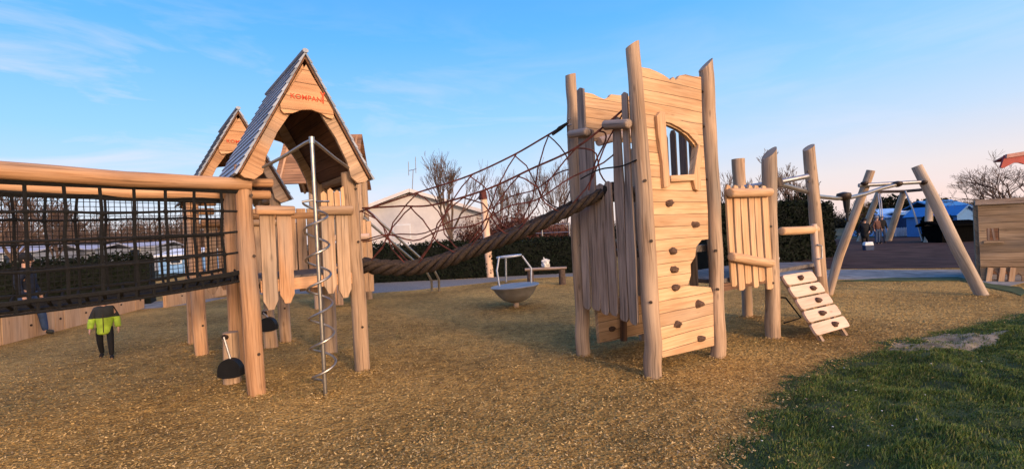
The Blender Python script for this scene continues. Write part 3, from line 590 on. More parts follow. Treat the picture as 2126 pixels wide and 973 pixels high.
cabin('shed', 1958, 1992, 34, 1.9, 3, 'grey-brown shed with a pale edge under the long blue roof', M['rooft'], M['white'], 0, ((.3, 1.1, .3, .6),), roofh=.1)
cabin('shed', 1988, 2031, 31, 1.55, 4, 'bright blue gable-fronted shed beside the old playhouse', M['blueb'], M['blueb'], .55, ())
cabin('barn', 1960, 2028, 48, 2.1, 5, 'long low barn with a blue roof above the sheds', M['navy'], M['blueb'], 0, (), 'barn', roofh=.95)
cabin('shed', 1955, 2040, 25.5, .95, 1.2, 'low black shed below the bright blue gable', M['matblack'], M['matblack'], 0, (), roofh=.15)
def picket_fence():
    t = thing('picket_fence', at(1875, 488, 36.5), 'little white picket fence in front of the light blue mobile home', 'fence'); t.location.z = 0
    for k in range(12):
        c = at(1858 + k * 3.4, 470, 36.5); c.z = 0; MB().prism([(-.045, 0), (.045, 0), (.045, .62), (0, .7), (-.045, .62)], c, (1, 0, 0), (0, 0, 1), .03).build('picket', M['white'], t)
    a_, b_ = at(1856, 470, 36.5), at(1897, 470, 36.5); a_.z = b_.z = .4; MB().beam(a_ - Vector((0, -.03, 0)), b_ - Vector((0, -.03, 0)), .07, .03).build('rail', M['white'], t)
picket_fence()

# timber edging at the left
def edging(pts, label, h=.62):
    t = thing('timber_edging', (pts[0][0], pts[0][1], 0), label, 'retaining wall', 'upright timber edging beside the mulch'); rnd = random.Random(5)
    for i in range(len(pts) - 1):
        pl = Plane(pts[i], pts[i + 1]); x = 0
        while x < pl.len - .2:
            ww = min(rnd.uniform(.9, 1.4), pl.len - x); hh = h + rnd.uniform(-.03, .03)
            MB().prism([(x, -.05), (x + ww - .012, -.05), (x + ww - .012, hh), (x, hh)], pl.w(0, 0), pl.A, (0, 0, 1), .09).build('board', M['board'], t, bevel=.008); x += ww
            bolt(t, pl.w(x - ww * .5, .25, .05), pl.n, .022)
edging([(-9.62, 6.4), g(0, 716), g(130, 683), g(297, 639)], 'tan upright timber edging nearest the left edge, in front of the dark hedge')
edging([g(342, 638), g(420, 622), (-9.9, 17.4)], 'tan timber edging beyond the gap, behind the house posts')

# ================================================================== LEFT PLAY HOUSES
TH = math.radians(40); E1 = Vector((math.cos(TH), math.sin(TH), 0)); E2 = Vector((-math.sin(TH), math.cos(TH), 0)); Z = Vector((0, 0, 1))
A0 = gp(535, 818); A0.z = 0; SQ = 1.17
RH, EV, HW, OV, RL = 3.74, 2.36, .72, .25, 1.85          # ridge height, eave height, half width, front overhang, roof length
DECK = 1.25
def make_house(A_, label, group, infill=True):
    O = Vector((A_.x, A_.y, 0)); W = lambda u, v, z: O + E1 * u + E2 * v + Z * z
    t = thing('playhouse_tower', O + E1 * SQ / 2 + E2 * SQ / 2, label, 'play tower', group)
    cx = SQ / 2; slope = HW / (RH - EV)
    log('post', [W(0, 0, -.1), W(-.04, -.02, 1.2), W(-.035, 0, 2.48)], [.095, .088, .082], M['orange'], t, slant=0)
    log('post', [W(SQ, 0, -.1), W(SQ - .03, 0, 1.3), W(SQ - .07, 0, 2.46)], [.092, .09, .088], M['post'], t)
    log('post', [W(SQ, SQ, -.1), W(SQ, SQ, 2.44)], [.09, .085], M['post'], t)
    log('post', [W(0, SQ, -.1), W(0, SQ, 2.44)], [.09, .085], M['orange'], t)
    for z in (.45, 1.5, 2.15):
        bolt(t, W(.01, -.095, z) , -E2, .017); bolt(t, W(SQ - .02, -.095, z + .1), -E2, .015)
    # roof slopes: lapped boards running along the ridge
    for sg in (-1, 1):
        b = MB(); n = 15; d = Vector((0, 0, 0)); prof = []
        tv = E1 * (sg * HW) + Z * (EV - RH); ln = tv.length; tv.normalize(); nn = (E1 * (sg * (RH - EV)) + Z * HW).normalized()
        for k in range(n):
            a0 = ln * k / n; a1 = ln * (k + 1) / n + .012; e0, e1 = .012, .026
            jl = random.uniform(-.008, .008)
            q = [W(cx, 0, RH) + tv * a0 + nn * e0, W(cx, 0, RH) + tv * a1 + nn * e1, W(cx, 0, RH) + tv * a1 + nn * (e1 - .026), W(cx, 0, RH) + tv * a0 + nn * (e0 - .015)]
            i = len(b.v); y0, y1 = -OV - .01, RL - OV + jl
            for y in (y0, y1):
                for p in q: b.v.append(p + E2 * y)
            wd_ = ln / n; u0 = k * .31
            for (a_, b_, c_, d_) in ((0, 1, 5, 4), (1, 2, 6, 5), (2, 3, 7, 6), (3, 0, 4, 7)): b.face([i + a_, i + b_, i + c_, i + d_] if sg > 0 else [i + d_, i + c_, i + b_, i + a_], [(u0, 0), (u0 + wd_, 0), (u0 + wd_, RL), (u0, RL)] if sg > 0 else [(u0, RL), (u0 + wd_, RL), (u0 + wd_, 0), (u0, 0)])
            b.face([i, i + 3, i + 2, i + 1] if sg > 0 else [i + 1, i + 2, i + 3, i], [(u0, 0)] * 4); b.face([i + 4, i + 5, i + 6, i + 7] if sg > 0 else [i + 7, i + 6, i + 5, i + 4], [(u0, 0)] * 4)
        rf = b.build('roof_slope', M['roof'], t)
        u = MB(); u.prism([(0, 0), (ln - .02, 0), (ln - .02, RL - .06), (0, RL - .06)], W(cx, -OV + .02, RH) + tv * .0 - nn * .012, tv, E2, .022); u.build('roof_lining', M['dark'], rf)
    MB().tube([W(cx, -OV - .02, RH + .03), W(cx, RL - OV, RH + .03)], .035, 8, True, .1, 3, flat=.7).build('ridge_cap', M['roof'], t, smooth=True)
    # rafters (wide barge boards) front and back
    for v in (-OV + .07, RL - OV - .12):
        for sg in (-1, 1):
            tv = (E1 * (sg * HW) + Z * (EV - RH)).normalized(); nn = (E1 * (sg * (RH - EV)) + Z * HW).normalized(); ln = math.hypot(HW, RH - EV)
            o = [(.10, -.02), (ln - .01, -.02), (ln, -.07), (ln - .03, -.16), (ln - .13, -.20), (ln - .30, -.15), (ln - .60, -.13), (ln - .85, -.15), (.42, -.14), (.22, -.12)]
            MB().prism([(a, b_) for a, b_ in o], W(cx, v, RH) - nn * .012, tv, nn, .05).build('barge_board', M['orange'] if sg < 0 else M['post'], t, bevel=.006)
    # gable boards with a wavy lower edge
    for v, txt in ((-OV + .02, True), (RL - OV - .06, False)):
        zt, zb = RH - .13, 3.06; hw = lambda z: (RH - z) * slope - .035
        o = [(0, zt), (-hw(3.2), 3.2), (-hw(3.13) - .0, 3.13), (-hw(3.1) + .02, 3.07), (-.25, 3.035), (-.16, 3.05), (-.06, 3.10), (.04, 3.115), (.14, 3.09), (.21, 3.05), (.27, 3.04), (hw(3.1) - .01, 3.075), (hw(3.13), 3.13), (hw(3.2), 3.2)]
        gb = MB().prism(o, W(cx, v, 0), E1, Z, .035, swap=True).build('gable_board', M['gable'], t, bevel=.004)
        if txt:
            cu = bpy.data.curves.new('lettering', 'FONT'); cu.body = 'KOMPAN'; cu.size = .078; cu.extrude = .002; cu.offset = .0008; cu.align_x = 'CENTER'; cu.space_character = 1.06
            tmp = bpy.data.objects.new('tmp', cu); COL.objects.link(tmp); bpy.context.view_layer.update(); me = bpy.data.meshes.new_from_object(tmp.evaluated_get(bpy.context.evaluated_depsgraph_get())); bpy.data.objects.remove(tmp)
            base = W(cx - .01, v - .0205, 3.215) - parent_origin(gb)
            # the tall spark-like mark after the word
            mk = MB(); ox = .178
            mk.prism([(ox - .004, -.012), (ox + .010, -.012), (ox + .012, .075), (ox + .030, .118), (ox + .016, .120), (ox + .003, .092), (ox - .014, .122), (ox - .026, .116), (ox - .004, .075)], W(cx - .01, v - .0205, 3.215), E1, Z, .004).build('emblem', M['letter'], gb)
            for vt in me.vertices: p = vt.co.copy(); vt.co = base + E1 * p.x * 1.0 + Z * p.y - E2 * p.z
            me.materials.clear(); me.materials.append(M['letter']); lo = bpy.data.objects.new('lettering', me); COL.objects.link(lo); lo.parent = gb
    # deck
    MB().prism([(.05, .0), (SQ - .05, .0), (SQ - .05, SQ), (.05, SQ)], W(0, 0, DECK - .02), E1, E2, .04).build('deck', M['deck'], t)
    MB().beam(W(.07, -.02, DECK - .09), W(SQ - .07, -.02, DECK - .09), .13, .05, E2).build('deck_beam', M['orange'], t)
    # guards either side of the pole opening
    log('guard_rail', [W(.06, -.10, 1.99), W(.42, -.11, 1.985)], .055, M['orange'], t, wob=.004, round_=True, n=12)
    log('guard_rail', [W(SQ - .46, -.10, 1.985), W(SQ - .09, -.10, 1.99)], .055, M['post'], t, wob=.004, round_=True, n=12)
    def gb_(u0, u1, zt, zb, m, neck=0):
        o = [(u0, zt), (u0, zb + .10), (u0 + .03, zb + .04), (u0 + .045, zb), (u1 - .045, zb), (u1 - .03, zb + .04), (u1, zb + .10), (u1, zt)]
        MB().prism(o, W(0, -.055, 0), E1, Z, .035).build('guard_board', m, t, bevel=.006)
    gb_(.085, .235, 1.97, .90, M['post']); gb_(.255, .405, 1.97, .95, M['orange'])
    gb_(SQ - .44, SQ - .29, 1.97, 1.00, M['post']); gb_(SQ - .27, SQ - .12, 1.97, .93, M['post'])
    for k, (u, zt) in enumerate(((SQ - .42, 2.22), (SQ - .34, 2.26), (SQ - .26, 2.24), (SQ - .18, 2.29))):
        MB().prism([(u, 1.9), (u + .068, 1.9), (u + .068, zt - .03), (u + .034, zt), (u, zt - .03)], W(0, -.02, 0), E1, Z, .025).build('picket', M['board'], t, bevel=.004)
    # side and back walls: two rails and upright boards each side
    for nm, (a_, b_), mm in (('back', ((.06, SQ), (SQ - .06, SQ)), 'slat'),):
        p, q = W(*a_, 0), W(*b_, 0)
        log('cross_rail', [p + Z * 2.0, q + Z * 2.0], .045, M['orange'], t, wob=.004)
        for k in range(3): MB().beam(p.lerp(q, .62 + .13 * k) + Z * (1.0 - .05 * k), p.lerp(q, .62 + .13 * k) + Z * (2.1), .12, .03, E2).build('wall_board', M['orange'], t, bevel=.004)
    log('cross_rail', [W(.02, .0, 2.35), W(.02, SQ, 2.35)], .05, M['orange'], t, wob=.004); log('cross_rail', [W(SQ, 0, 2.42), W(SQ, SQ, 2.42)], .05, M['post'], t, wob=.004)
    log('tie_beam', [W(.03, .16, 2.32), W(.27, .16, 2.32)], .05, M['orange'], t, wob=0, round_=True, n=10); log('tie_beam', [W(.03, .16, 2.18), W(.24, .16, 2.18)], .05, M['orange'], t, wob=0, round_=True, n=10)
    return t
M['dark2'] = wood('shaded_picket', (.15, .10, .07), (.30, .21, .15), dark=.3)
M['gable'] = wood('gable_plank', (.55, .27, .12), (.78, .46, .23), seams=.155, dark=.12, rs=.1, grain=.7)
h1 = make_house(A0, 'nearest steep-roofed wooden house tower, in front of which the spiral pole stands', 'steep-roofed house towers')
E0 = gp(427, 733); E0.z = 0
h2 = copy_tree(h1); h2.location = h1.location + (Vector((-4.34, 7.32, 0)) - Vector((-2.39, 5.33, 0)))
h2['label'] = 'smaller-looking steep-roofed wooden house tower behind, at the left above the net rail'

def tall_tower():
    t = thing('playhouse_tower', (-4.3, 12.0, 0), 'furthest wooden tower with broad brown roof, seen through the opening of the nearest house tower', 'play tower', 'steep-roofed house towers')
    c = Vector((-4.28, 12.0, 0)); a = Vector((math.cos(.12), math.sin(.12), 0)); b2 = Vector((-a.y, a.x, 0)); h = .66; W = lambda u, v, z: c + a * u + b2 * v + Z * z
    for u, v in ((-h, -h), (.40, -h), (.30, h), (-h, h)): log('post', [W(u, v, -.1), W(u, v, 3.25)], .10, M['post'], t)
    W0 = W; W = lambda u, v, z: W0(u * .76 - .50, v, z)
    for sg in (-1, 1):
        tv = b2 * (sg * .95) + Z * (-1.35); ln = tv.length; tv.normalize(); b = MB(); nn = (b2 * (sg * 1.35) + Z * .95).normalized()
        for k in range(8): b.prism([(ln * k / 8, -.97), (ln * (k + 1) / 8 + .02, -.97), (ln * (k + 1) / 8 + .02, .95), (ln * k / 8, .95)], W(0, 0, 4.42) + nn * .004 * (k % 2), tv, a, .03)
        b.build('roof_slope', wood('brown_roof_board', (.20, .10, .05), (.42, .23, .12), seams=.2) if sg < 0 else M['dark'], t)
    for u in (-1.1, 1.08):
        for sg in (-1, 1): MB().beam(W(u, 0, 4.36), W(u, sg * .93, 3.04), .14, .05, a).build('barge_board', M['orange'], t)
    W = W0
    MB().prism([(-h, -h), (h, -h), (h, h), (-h, h)], W(0, 0, 1.0), a, b2, .05).build('deck', M['deck'], t)
    MB().beam(W(-h, -h - .06, .93), W(h, -h - .06, .93), .16, .05, b2).build('deck_beam', M['orange'], t)
    log('guard_rail', [W(-h, -h - .1, 1.72), W(h, -h - .1, 1.72)], .075, M['pale'], t, wob=.005)
    for k in range(5): MB().beam(W(.12 + k * .13, -h - .02, .35), W(.12 + k * .13, -h - .02, 2.1 + .04 * (k % 2)), .11, .03, b2).build('wall_board', M['board'], t)
    for k in range(4): MB().beam(W(-.55 + k * .14, -h + .02, .05), W(-.55 + k * .14, -h + .02, .62), .12, .03, b2).build('wall_board', M['orange'], t)
    MB().prism([(-.62, 1.75), (-.12, 1.75), (-.10, 2.7), (-.22, 2.95), (-.5, 2.95), (-.62, 2.7)], W(0, -h + .0, 0), a, Z, .03).build('grey_panel', plain('grey_plastic', (.16, .16, .17), .6), t)
    n_ = MB()
    for k in range(4): n_.tube([W(-.58 + k * .14, -h - .12, 2.3), W(-.62 + k * .13, -h - .3, 1.5), W(-.7 + k * .13, -h - .5, .9)], .015, 5)
    for z, o_ in ((2.2, -.13), (1.8, -.22), (1.4, -.32)): n_.tube([W(-.62, -h + o_, z), W(-.14, -h + o_, z)], .014, 5)
    n_.build('climbing_net', M['black'], t)
tall_tower()

# spiral climbing pole
def spiral():
    B = gp(676, 822); B.z = 0; t = thing('spiral_climber', B, 'tall steel pole with a coiled spiral in front of the nearest house tower', 'climbing pole')
    top = at(652, 290, B.y); T = Vector((B.x - .02, B.y, top.z)); MB().tube([B - Z * .1, T], .021, 12).build('pole', M['steel'], t, smooth=True)
    P = []; turns = 6.2; n = int(turns * 22)
    for i in range(n + 1):
        f = i / n; th = 2 * PI * turns * f + 2.2; P.append(Vector((B.x - .02 * f, B.y, .14 + 1.9 * f)) + Vector((math.cos(th), math.sin(th), 0)) * .118)
    P.insert(0, Vector((B.x, B.y, .12))); P.append(Vector((B.x - .02, B.y, 2.06)))
    MB().tube(P, .0125, 7).build('spiral', M['steel'], t, smooth=True)
    MB().tube([T - Z * .04, T + Z * .03], .03, 10).build('pole_cap', M['steel'], t, smooth=True)
    for q, nm in ((at(528, 357, A0.y - .06), 0), (at(736, 357, 5.6), 1)):
        d = q - T; MB().tube([T, T + d * .12 + Z * .005, T + d * .5 - Z * .01, q], .018, 8).build('brace', M['steel'], t, smooth=True)
        MB().tube([q - Vector((0, .01, 0)), q + Vector((0, .03, 0))], .042, 12).build('mounting_plate', M['gal'], t)
    MB().tube([Vector((B.x - .02, B.y, 2.04)), at(672, 418, B.y - .05), at(683, 418, B.y)], .012, 6).build('hook', M['steel'], t)
spiral()

# net tunnel
def net_tunnel():
    t = thing('net_tunnel', A0 - E1 * 1.2 + E2 * .5, 'tunnel bridge of black net hung between tan log rails at the left', 'net bridge'); LN = 3.3
    W = lambda s, v, z: A0 - E1 * s + E2 * v + Z * z
    for v, nm in ((-.05, 0), (SQ, 1)):
        log('top_rail', [W(-.02, v, 2.27), W(1.0, v, 2.28), W(2.0, v, 2.34), W(LN + .1, v, 2.36)], [.066, .072, .075, .08], M['orange'], t, wob=.035)
    for v in (0, SQ): log('post', [W(LN, v, -.1), W(LN, v, 2.6)], .09, M['post'], t)
    def zt(s): return 2.19 + .025 * s
    def zb(s): return 1.35 - .125 * s + .030 * s * s
    def net(v, step, rows, r, name, jit, seed):
        rnd = random.Random(seed); b = MB(); cols = int(LN / step)
        def p(i, j): s = .02 + i * step; f = j / rows; return W(s + jit * noise.noise(Vector((i * 1.7, j * 2.1, seed))), v + .03 * noise.noise(Vector((i, j, seed + 3))), zt(s) * f + zb(s) * (1 - f) + jit * noise.noise(Vector((i * 1.3, j * 1.9, seed + 9))))
        for i in range(cols + 1): b.tube([p(i, j) for j in range(rows + 1)], r, 5)
        for j in range(rows + 1): b.tube([p(i, j) for i in range(cols + 1)], r * (1.5 if j in (0, rows) else .9), 5)
        if jit > .01:
            for i in range(cols + 1):
                for j in range(1, rows): b.sphere(p(i, j), r * 1.9, 6, 4)
                q = p(i, rows); b.tube([q, q + Z * .10 + E1 * .05], r, 4); b.tube([q, q + Z * .10 - E1 * .08], r, 4)
        b.build(name, M['black'], t)
    net(-.03, .235, 4, .0140, 'side_net', .03, 1); net(SQ - .02, .235, 4, .0135, 'side_net', .03, 4)
    net(SQ * .98, .050, 19, .0040, 'fine_mesh', .004, 7)
    b = MB()          # top lacing and floor
    for v in (-.03, SQ - .02):
        b.tube([W(s * .3, v, zt(s * .3) + .02 + .01 * math.sin(s * 2)) for s in range(11)], .032, 6)
        b.tube([W(s * .3, v, zt(s * .3) - .01) for s in range(11)], .014, 6)
    b.build('top_rope', M['black'], t)
    b = MB()
    for k in range(28): s = k * .12; b.tube([W(s, -.03, zb(s) - .01), W(s, SQ * .3, zb(s) - .11), W(s, SQ * .7, zb(s) - .11), W(s, SQ - .02, zb(s) - .01)], .014, 5)
    for v in (.14, .32, .5, .68, .86, 1.02): b.tube([W(s * .3, v, zb(s * .3) - .10 + .04 * abs(v - .55)) for s in range(12)], .014, 5)
    b.tube([W(s * .3, -.035, zb(s * .3) - .095) for s in range(12)], .013, 6); b.tube([W(s * .3, -.03, zb(s * .3) + .005) for s in range(12)], .018, 6)
    for k in range(26): s = .06 + k * .13; b.tube([W(s, -.035, zb(s) - .1), W(s, -.03, zb(s))], .012, 5)
    b.build('floor_net', M['black'], t)
net_tunnel()

def scoop(base, top, bowl, r, label):
    t = thing('digging_scoop', (base.x, base.y, 0), label, 'play scoop', 'black digging scoops under the houses')
    log('stake', [Vector((base.x, base.y, -.05)), Vector((top.x, base.y, top.z + .03))], [.10, .085], M['post'], t, wob=.006)
    f = Vector((0, -.13, 0)); MB().tube([top + Vector((0, -.05, -.02)), top + f], .03, 8).build('pivot', M['bolt'], t); MB().tube([top + f, bowl + f + Z * r * .75], .011, 6).build('handle', M['gal'], t)
    b = MB(); n = 18; d = .10; Q = []
    for sg, dd in ((1, 0), (1, d)):
        pass
    o = [(-r, -r * .72)] + [(-r * math.cos(PI * k / n), r * (-.28 + 1.05 * math.sin(PI * k / n))) for k in range(n + 1)] + [(r, -r * .72), (r * .5, -r * .86), (-r * .5, -r * .90)]
    MB().prism(o, bowl + f, (1, 0, 0), Z, .09).build('bowl', M['rubber'], t, bevel=.02)
gh = A0 + E2 * (SQ + .0)
b1 = at(482, 770, 5.45)
scoop(Vector((b1.x, 5.45, 0)), at(479, 694, 5.45), at(493, 755, 5.45), .135, 'large black digging scoop low beside the left post of the nearest house tower')
scoop(Vector((at(562, 690, 7.2).x, 7.2, 0)), at(556, 646, 7.2), at(566, 668, 7.2), .130, 'smaller-looking black digging scoop under the pointed guard boards')

# sliding rails behind the houses
def slide_rails():
    t = thing('slide_rails', gp(905, 604), 'pair of slanting steel slide rails ending in front of the low hedge', 'slide rails')
    for (foot, k1, k2, top) in (((897, 604), (896, 583), (885, 563), (755, 452)), ((912, 604), (911, 579), (902, 562), (758, 432))):
        f = gp(*foot); f.z = 0; d = f.y; MB().tube([f - Z * .1, at(*k1, d - .05), at(*k1, d - .1).lerp(at(*k2, d - .25), .5), at(*k2, d - .3), at(*top, 12.2)], .036, 8).build('rail', M['steel'], t, smooth=True)
    MB().tube([at(753, 453, 12.2), at(757, 431, 12.2)], .036, 8).build('cross_tube', M['steel'], t)
slide_rails()
# ================================================================== TOWER AND ANNEX
T0, T1, T2 = gp(1355, 783), gp(1490, 738), gp(1210, 737)
for q in (T0, T1, T2): q.z = 0
T3 = T1 + T2 - T0
T4 = gp(1605, 700); T5 = gp(1713, 662); T6 = gp(1553, 658)
PF = Plane(T0, T1); PL = Plane(T2, T0); PB = Plane(T2, T3); PR = Plane(T1, T4)
UD = Z
def tower():
    t = thing('climbing_tower', (T0 + T3) * .5, 'tall square wooden tower with rough posts, arched window and climbing holds', 'play tower')
    def P_(base, pts, rad, m, **k): return log('post', [Vector((base.x, base.y, -.1))] + [at(px, py, base.y) for px, py in pts], rad, m, t, **k)
    P_(T0, [(1353, 700), (1343, 480), (1330, 300), (1313, 93)], [.092, .092, .092, .086, .072], M['post'], wob=.02, slant=(.5, 0))
    P_(T1, [(1490, 640), (1481, 440), (1472, 260), (1465, 135)], [.092, .088, .09, .090, .088], M['post'], wob=.02, slant=(.9, .2))
    P_(T2, [(1207, 640), (1200, 440), (1190, 260), (1184, 155)], [.09, .094, .088, .078, .066], M['post'], wob=.02, slant=(.2, .2))
    log('post', [T3 - Z * .1, T3 + Z * 2.75], .085, M['post'], t)
    for px, py in ((1351, 627), (1339, 375), (1352, 500)): bolt(t, at(px, py, T0.y - .095), (0, -1, 0), .017)
    for px, py in ((1486, 520), (1490, 600)): bolt(t, at(px, py, T1.y - .09), (0, -1, 0), .017)
    # climbing wall
    O = [(1326, 141), (1345, 144), (1360, 150), (1374, 157), (1383, 163), (1388, 168), (1395, 161), (1400, 168), (1408, 158), (1420, 156), (1436, 160), (1452, 161), (1455, 270), (1461, 360), (1466, 440), (1467, 496), (1453, 498), (1442, 512), (1440, 532), (1430, 548), (1431, 570), (1425, 592), (1472, 596), (1477, 610), (1479, 716), (1372, 741), (1362, 700), (1345, 450)]
    Hh = [(1369, 256), (1387, 262), (1404, 270), (1422, 283), (1434, 297), (1440, 306), (1437, 330), (1433, 362), (1383, 366), (1378, 330)]
    sw = lambda L_: [PF.sz(*p) for p in L_]
    cw = MB().prism(sw(O), PF.w(0, 0, 0), PF.A, Z, .045, holes=[sw(Hh)], swap=True).build('climbing_wall', M['panel'], t)
    fr = MB().prism(sw([(1354, 244), (1362, 234), (1371, 236), (1373, 262), (1377, 330), (1382, 388), (1369, 391), (1366, 340), (1358, 290)]), PF.w(0, 0, .045), PF.A, Z, .04).build('window_frame', M['board'], cw, bevel=.006)
    MB().prism(sw([(1441, 302), (1447, 312), (1449, 330), (1443, 352), (1446, 380), (1447, 392), (1441, 398), (1434, 394), (1430, 378), (1433, 350), (1436, 330)]), PF.w(0, 0, .045), PF.A, Z, .04).build('window_frame', M['board'], cw, bevel=.006)
    MB().prism(sw([(1381, 366), (1431, 363), (1431, 376), (1382, 379)]), PF.w(0, 0, .05), PF.A, Z, .05, swap=True).build('window_sill', M['board'], cw, bevel=.006)
    MB().prism(sw([(1370, 244), (1390, 246), (1420, 258), (1440, 278), (1449, 300), (1444, 306), (1436, 294), (1422, 279), (1402, 266), (1386, 258), (1370, 254)]), PF.w(0, 0, .035), PF.A, Z, .03, swap=True).build('window_arch', M['board'], cw, bevel=.005)
    for i, (px, py, s_) in enumerate(((1384, 422, 1), (1437, 466, .95), (1391, 521, 1), (1393, 559, 1), (1396, 596, 1), (1445, 630, 1.1), (1401, 672, 1), (1449, 701, 1))):
        a_, z_ = PF.sz(px, py); c = PF.w(a_, z_, .035); MB().sphere(c, .060 * s_, 10, 6, (1.0, .5, .62), .5, i * 3.3).build('climbing_hold', M['hold'], cw, smooth=True)
    # back crenellated wall, its log, and the low back panel
    sb = lambda L_: [PB.sz(*p) for p in L_]
    MB().prism(sb([(1212, 193), (1228, 196), (1240, 202), (1252, 207), (1262, 203), (1266, 197), (1285, 199), (1320, 202), (1360, 206), (1366, 300), (1240, 292), (1216, 300)]), PB.w(0, 0, 0), PB.A, Z, .045, swap=True).build('back_wall', M['panel'], t)
    a_, z_ = PB.sz(1245, 296); b_, z2 = PB.sz(1330, 270); log('cross_rail', [PB.w(a_ - .05, z_, .03), PB.w(b_, z2, .03)], .06, M['pale'], t, wob=.004)
    lb = MB().prism(sb([(1233, 620), (1344, 612), (1344, 688), (1240, 711)]), PB.w(0, 0, .02), PB.A, Z, .05, swap=True).build('low_back_wall', M['panel'], t)
    a_, z_ = PB.sz(1264, 681); MB().sphere(PB.w(a_, z_, .055), .06, 10, 6, (1, .5, .6), .3, 7).build('climbing_hold', M['hold'], lb, smooth=True)
    MB().beam(PB.w(*PB.sz(1286, 705), .08), PB.w(*PB.sz(1283, 560), .08), .07, .06, PB.n).build('corner_board', M['dark'], t)
    PT = Plane(T3, T1)
    for k, (x0, x1, y0) in enumerate(((1375, 1385, 281), (1391, 1402, 272), (1409, 1423, 262), (1430, 1439, 284), (1447, 1457, 280))):
        (a0, zt), (a1, _) = PT.sz(x0, y0), PT.sz(x1, y0)
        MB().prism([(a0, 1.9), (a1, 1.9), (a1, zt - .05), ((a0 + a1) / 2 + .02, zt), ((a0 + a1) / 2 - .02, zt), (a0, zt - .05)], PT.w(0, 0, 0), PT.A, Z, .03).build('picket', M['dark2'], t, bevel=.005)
    # slatted left side
    sl_ = [(1209, 1226, 191, 1223, 1240, 637), (1227, 1246, 275, 1241, 1262, 639), (1249, 1267, 386, 1260, 1279, 648), (1267, 1284, 381, 1279, 1298, 650), (1283, 1301, 250, 1299, 1320, 661), (1302, 1318, 200, 1320, 1340, 668)]
    for i, (x0, x1, y0, x2, x3, y1) in enumerate(sl_):
        a0, zt = PL.sz(x0, y0); a1, _ = PL.sz(x1, y0); b0, zb = PL.sz(x2, y1); b1_, _ = PL.sz(x3, y1)
        f1, f2 = .35, .72; L1 = [((a0 * (1 - f) + b0 * f) + .012 * math.sin(i * 2.3 + f * 7) + .006, zt * (1 - f) + zb * f) for f in (f1, f2)]; R1 = [((a1 * (1 - f) + b1_ * f) + .010 * math.sin(i * 3.1 + f * 6) - .004, zt * (1 - f) + zb * f) for f in (f2, f1)]
        a0 += .012; b0 += .012; a1 -= .010; b1_ -= .010; o = [(a0 + .004, zt)] + L1 + [(b0 + .004, zb + .03), (b0 + .03, zb), (b1_ - .03, zb - .01), (b1_ - .004, zb + .03)] + R1 + [(a1 - .004, zt - .01), ((a0 + a1) / 2, zt + .02)]
        MB().prism(o, PL.w(0, 0, .09 + .004 * (i % 2)), PL.A, Z, .025).build('side_slat', M['slat'], t, bevel=.004)
    a_, z_ = PL.sz(1203, 280); b_, z2 = PL.sz(1240, 276); log('cross_rail', [PL.w(a_ - .02, z_, .13), PL.w(b_, z2, .16)], .05, M['slat'], t, wob=.002, round_=True)
    a_, z_ = PL.sz(1280, 262); b_, z2 = PL.sz(1314, 264); log('cross_rail', [PL.w(a_, z_, .17), PL.w(b_ + .1, z2, .17)], .052, M['slat'], t, wob=.002, round_=True)
    for z in (2.02, 1.42): log('cross_rail', [PL.w(.02, z, 0), PL.w(PL.len - .02, z, 0)], .045, M['slat'], t, wob=.004)
    MB().prism([(.05, .05), (PF.len - .05, .05), (PF.len - .05, PL.len - .05), (.05, PL.len - .05)], T0 + Z * 2.0, PF.A, -PL.A, .05).build('upper_deck', M['deck'], t)
    MB().prism([(.05, .1), (PF.len + .05, .1), (PF.len + .05, PL.len - .05), (.05, PL.len - .05)], T0 + Z * 1.32, PF.A, -PL.A, .08).build('lower_deck', M['deck'], t)
    for k in range(4): MB().prism([(-.055, 0), (.055, 0), (.055, .66), (-.055, .66)], T3 + (T1 - T3) * (.15 + .2 * k) + Z * .62, (T1 - T3), Z, .03).build('side_slat', M['slat'] if k % 2 else M['orange'], t)
    MB().box(PF.w(*PF.sz(1437, 560), -.22), .09, .42, .05, PF.A, Z).build('grey_bracket', M['gal'], t)
    for px, py, pl, o_ in ((1452, 189, PF, 0), (1459, 262, PF, 0), (1464, 372, PF, 0)):
        a_, z_ = pl.sz(px, py); MB().tube([pl.w(a_ - .03, z_, 0), pl.w(a_ + .06, z_, 0)], .017, 6).build('wall_spacer', M['bolt'], t)
tower()

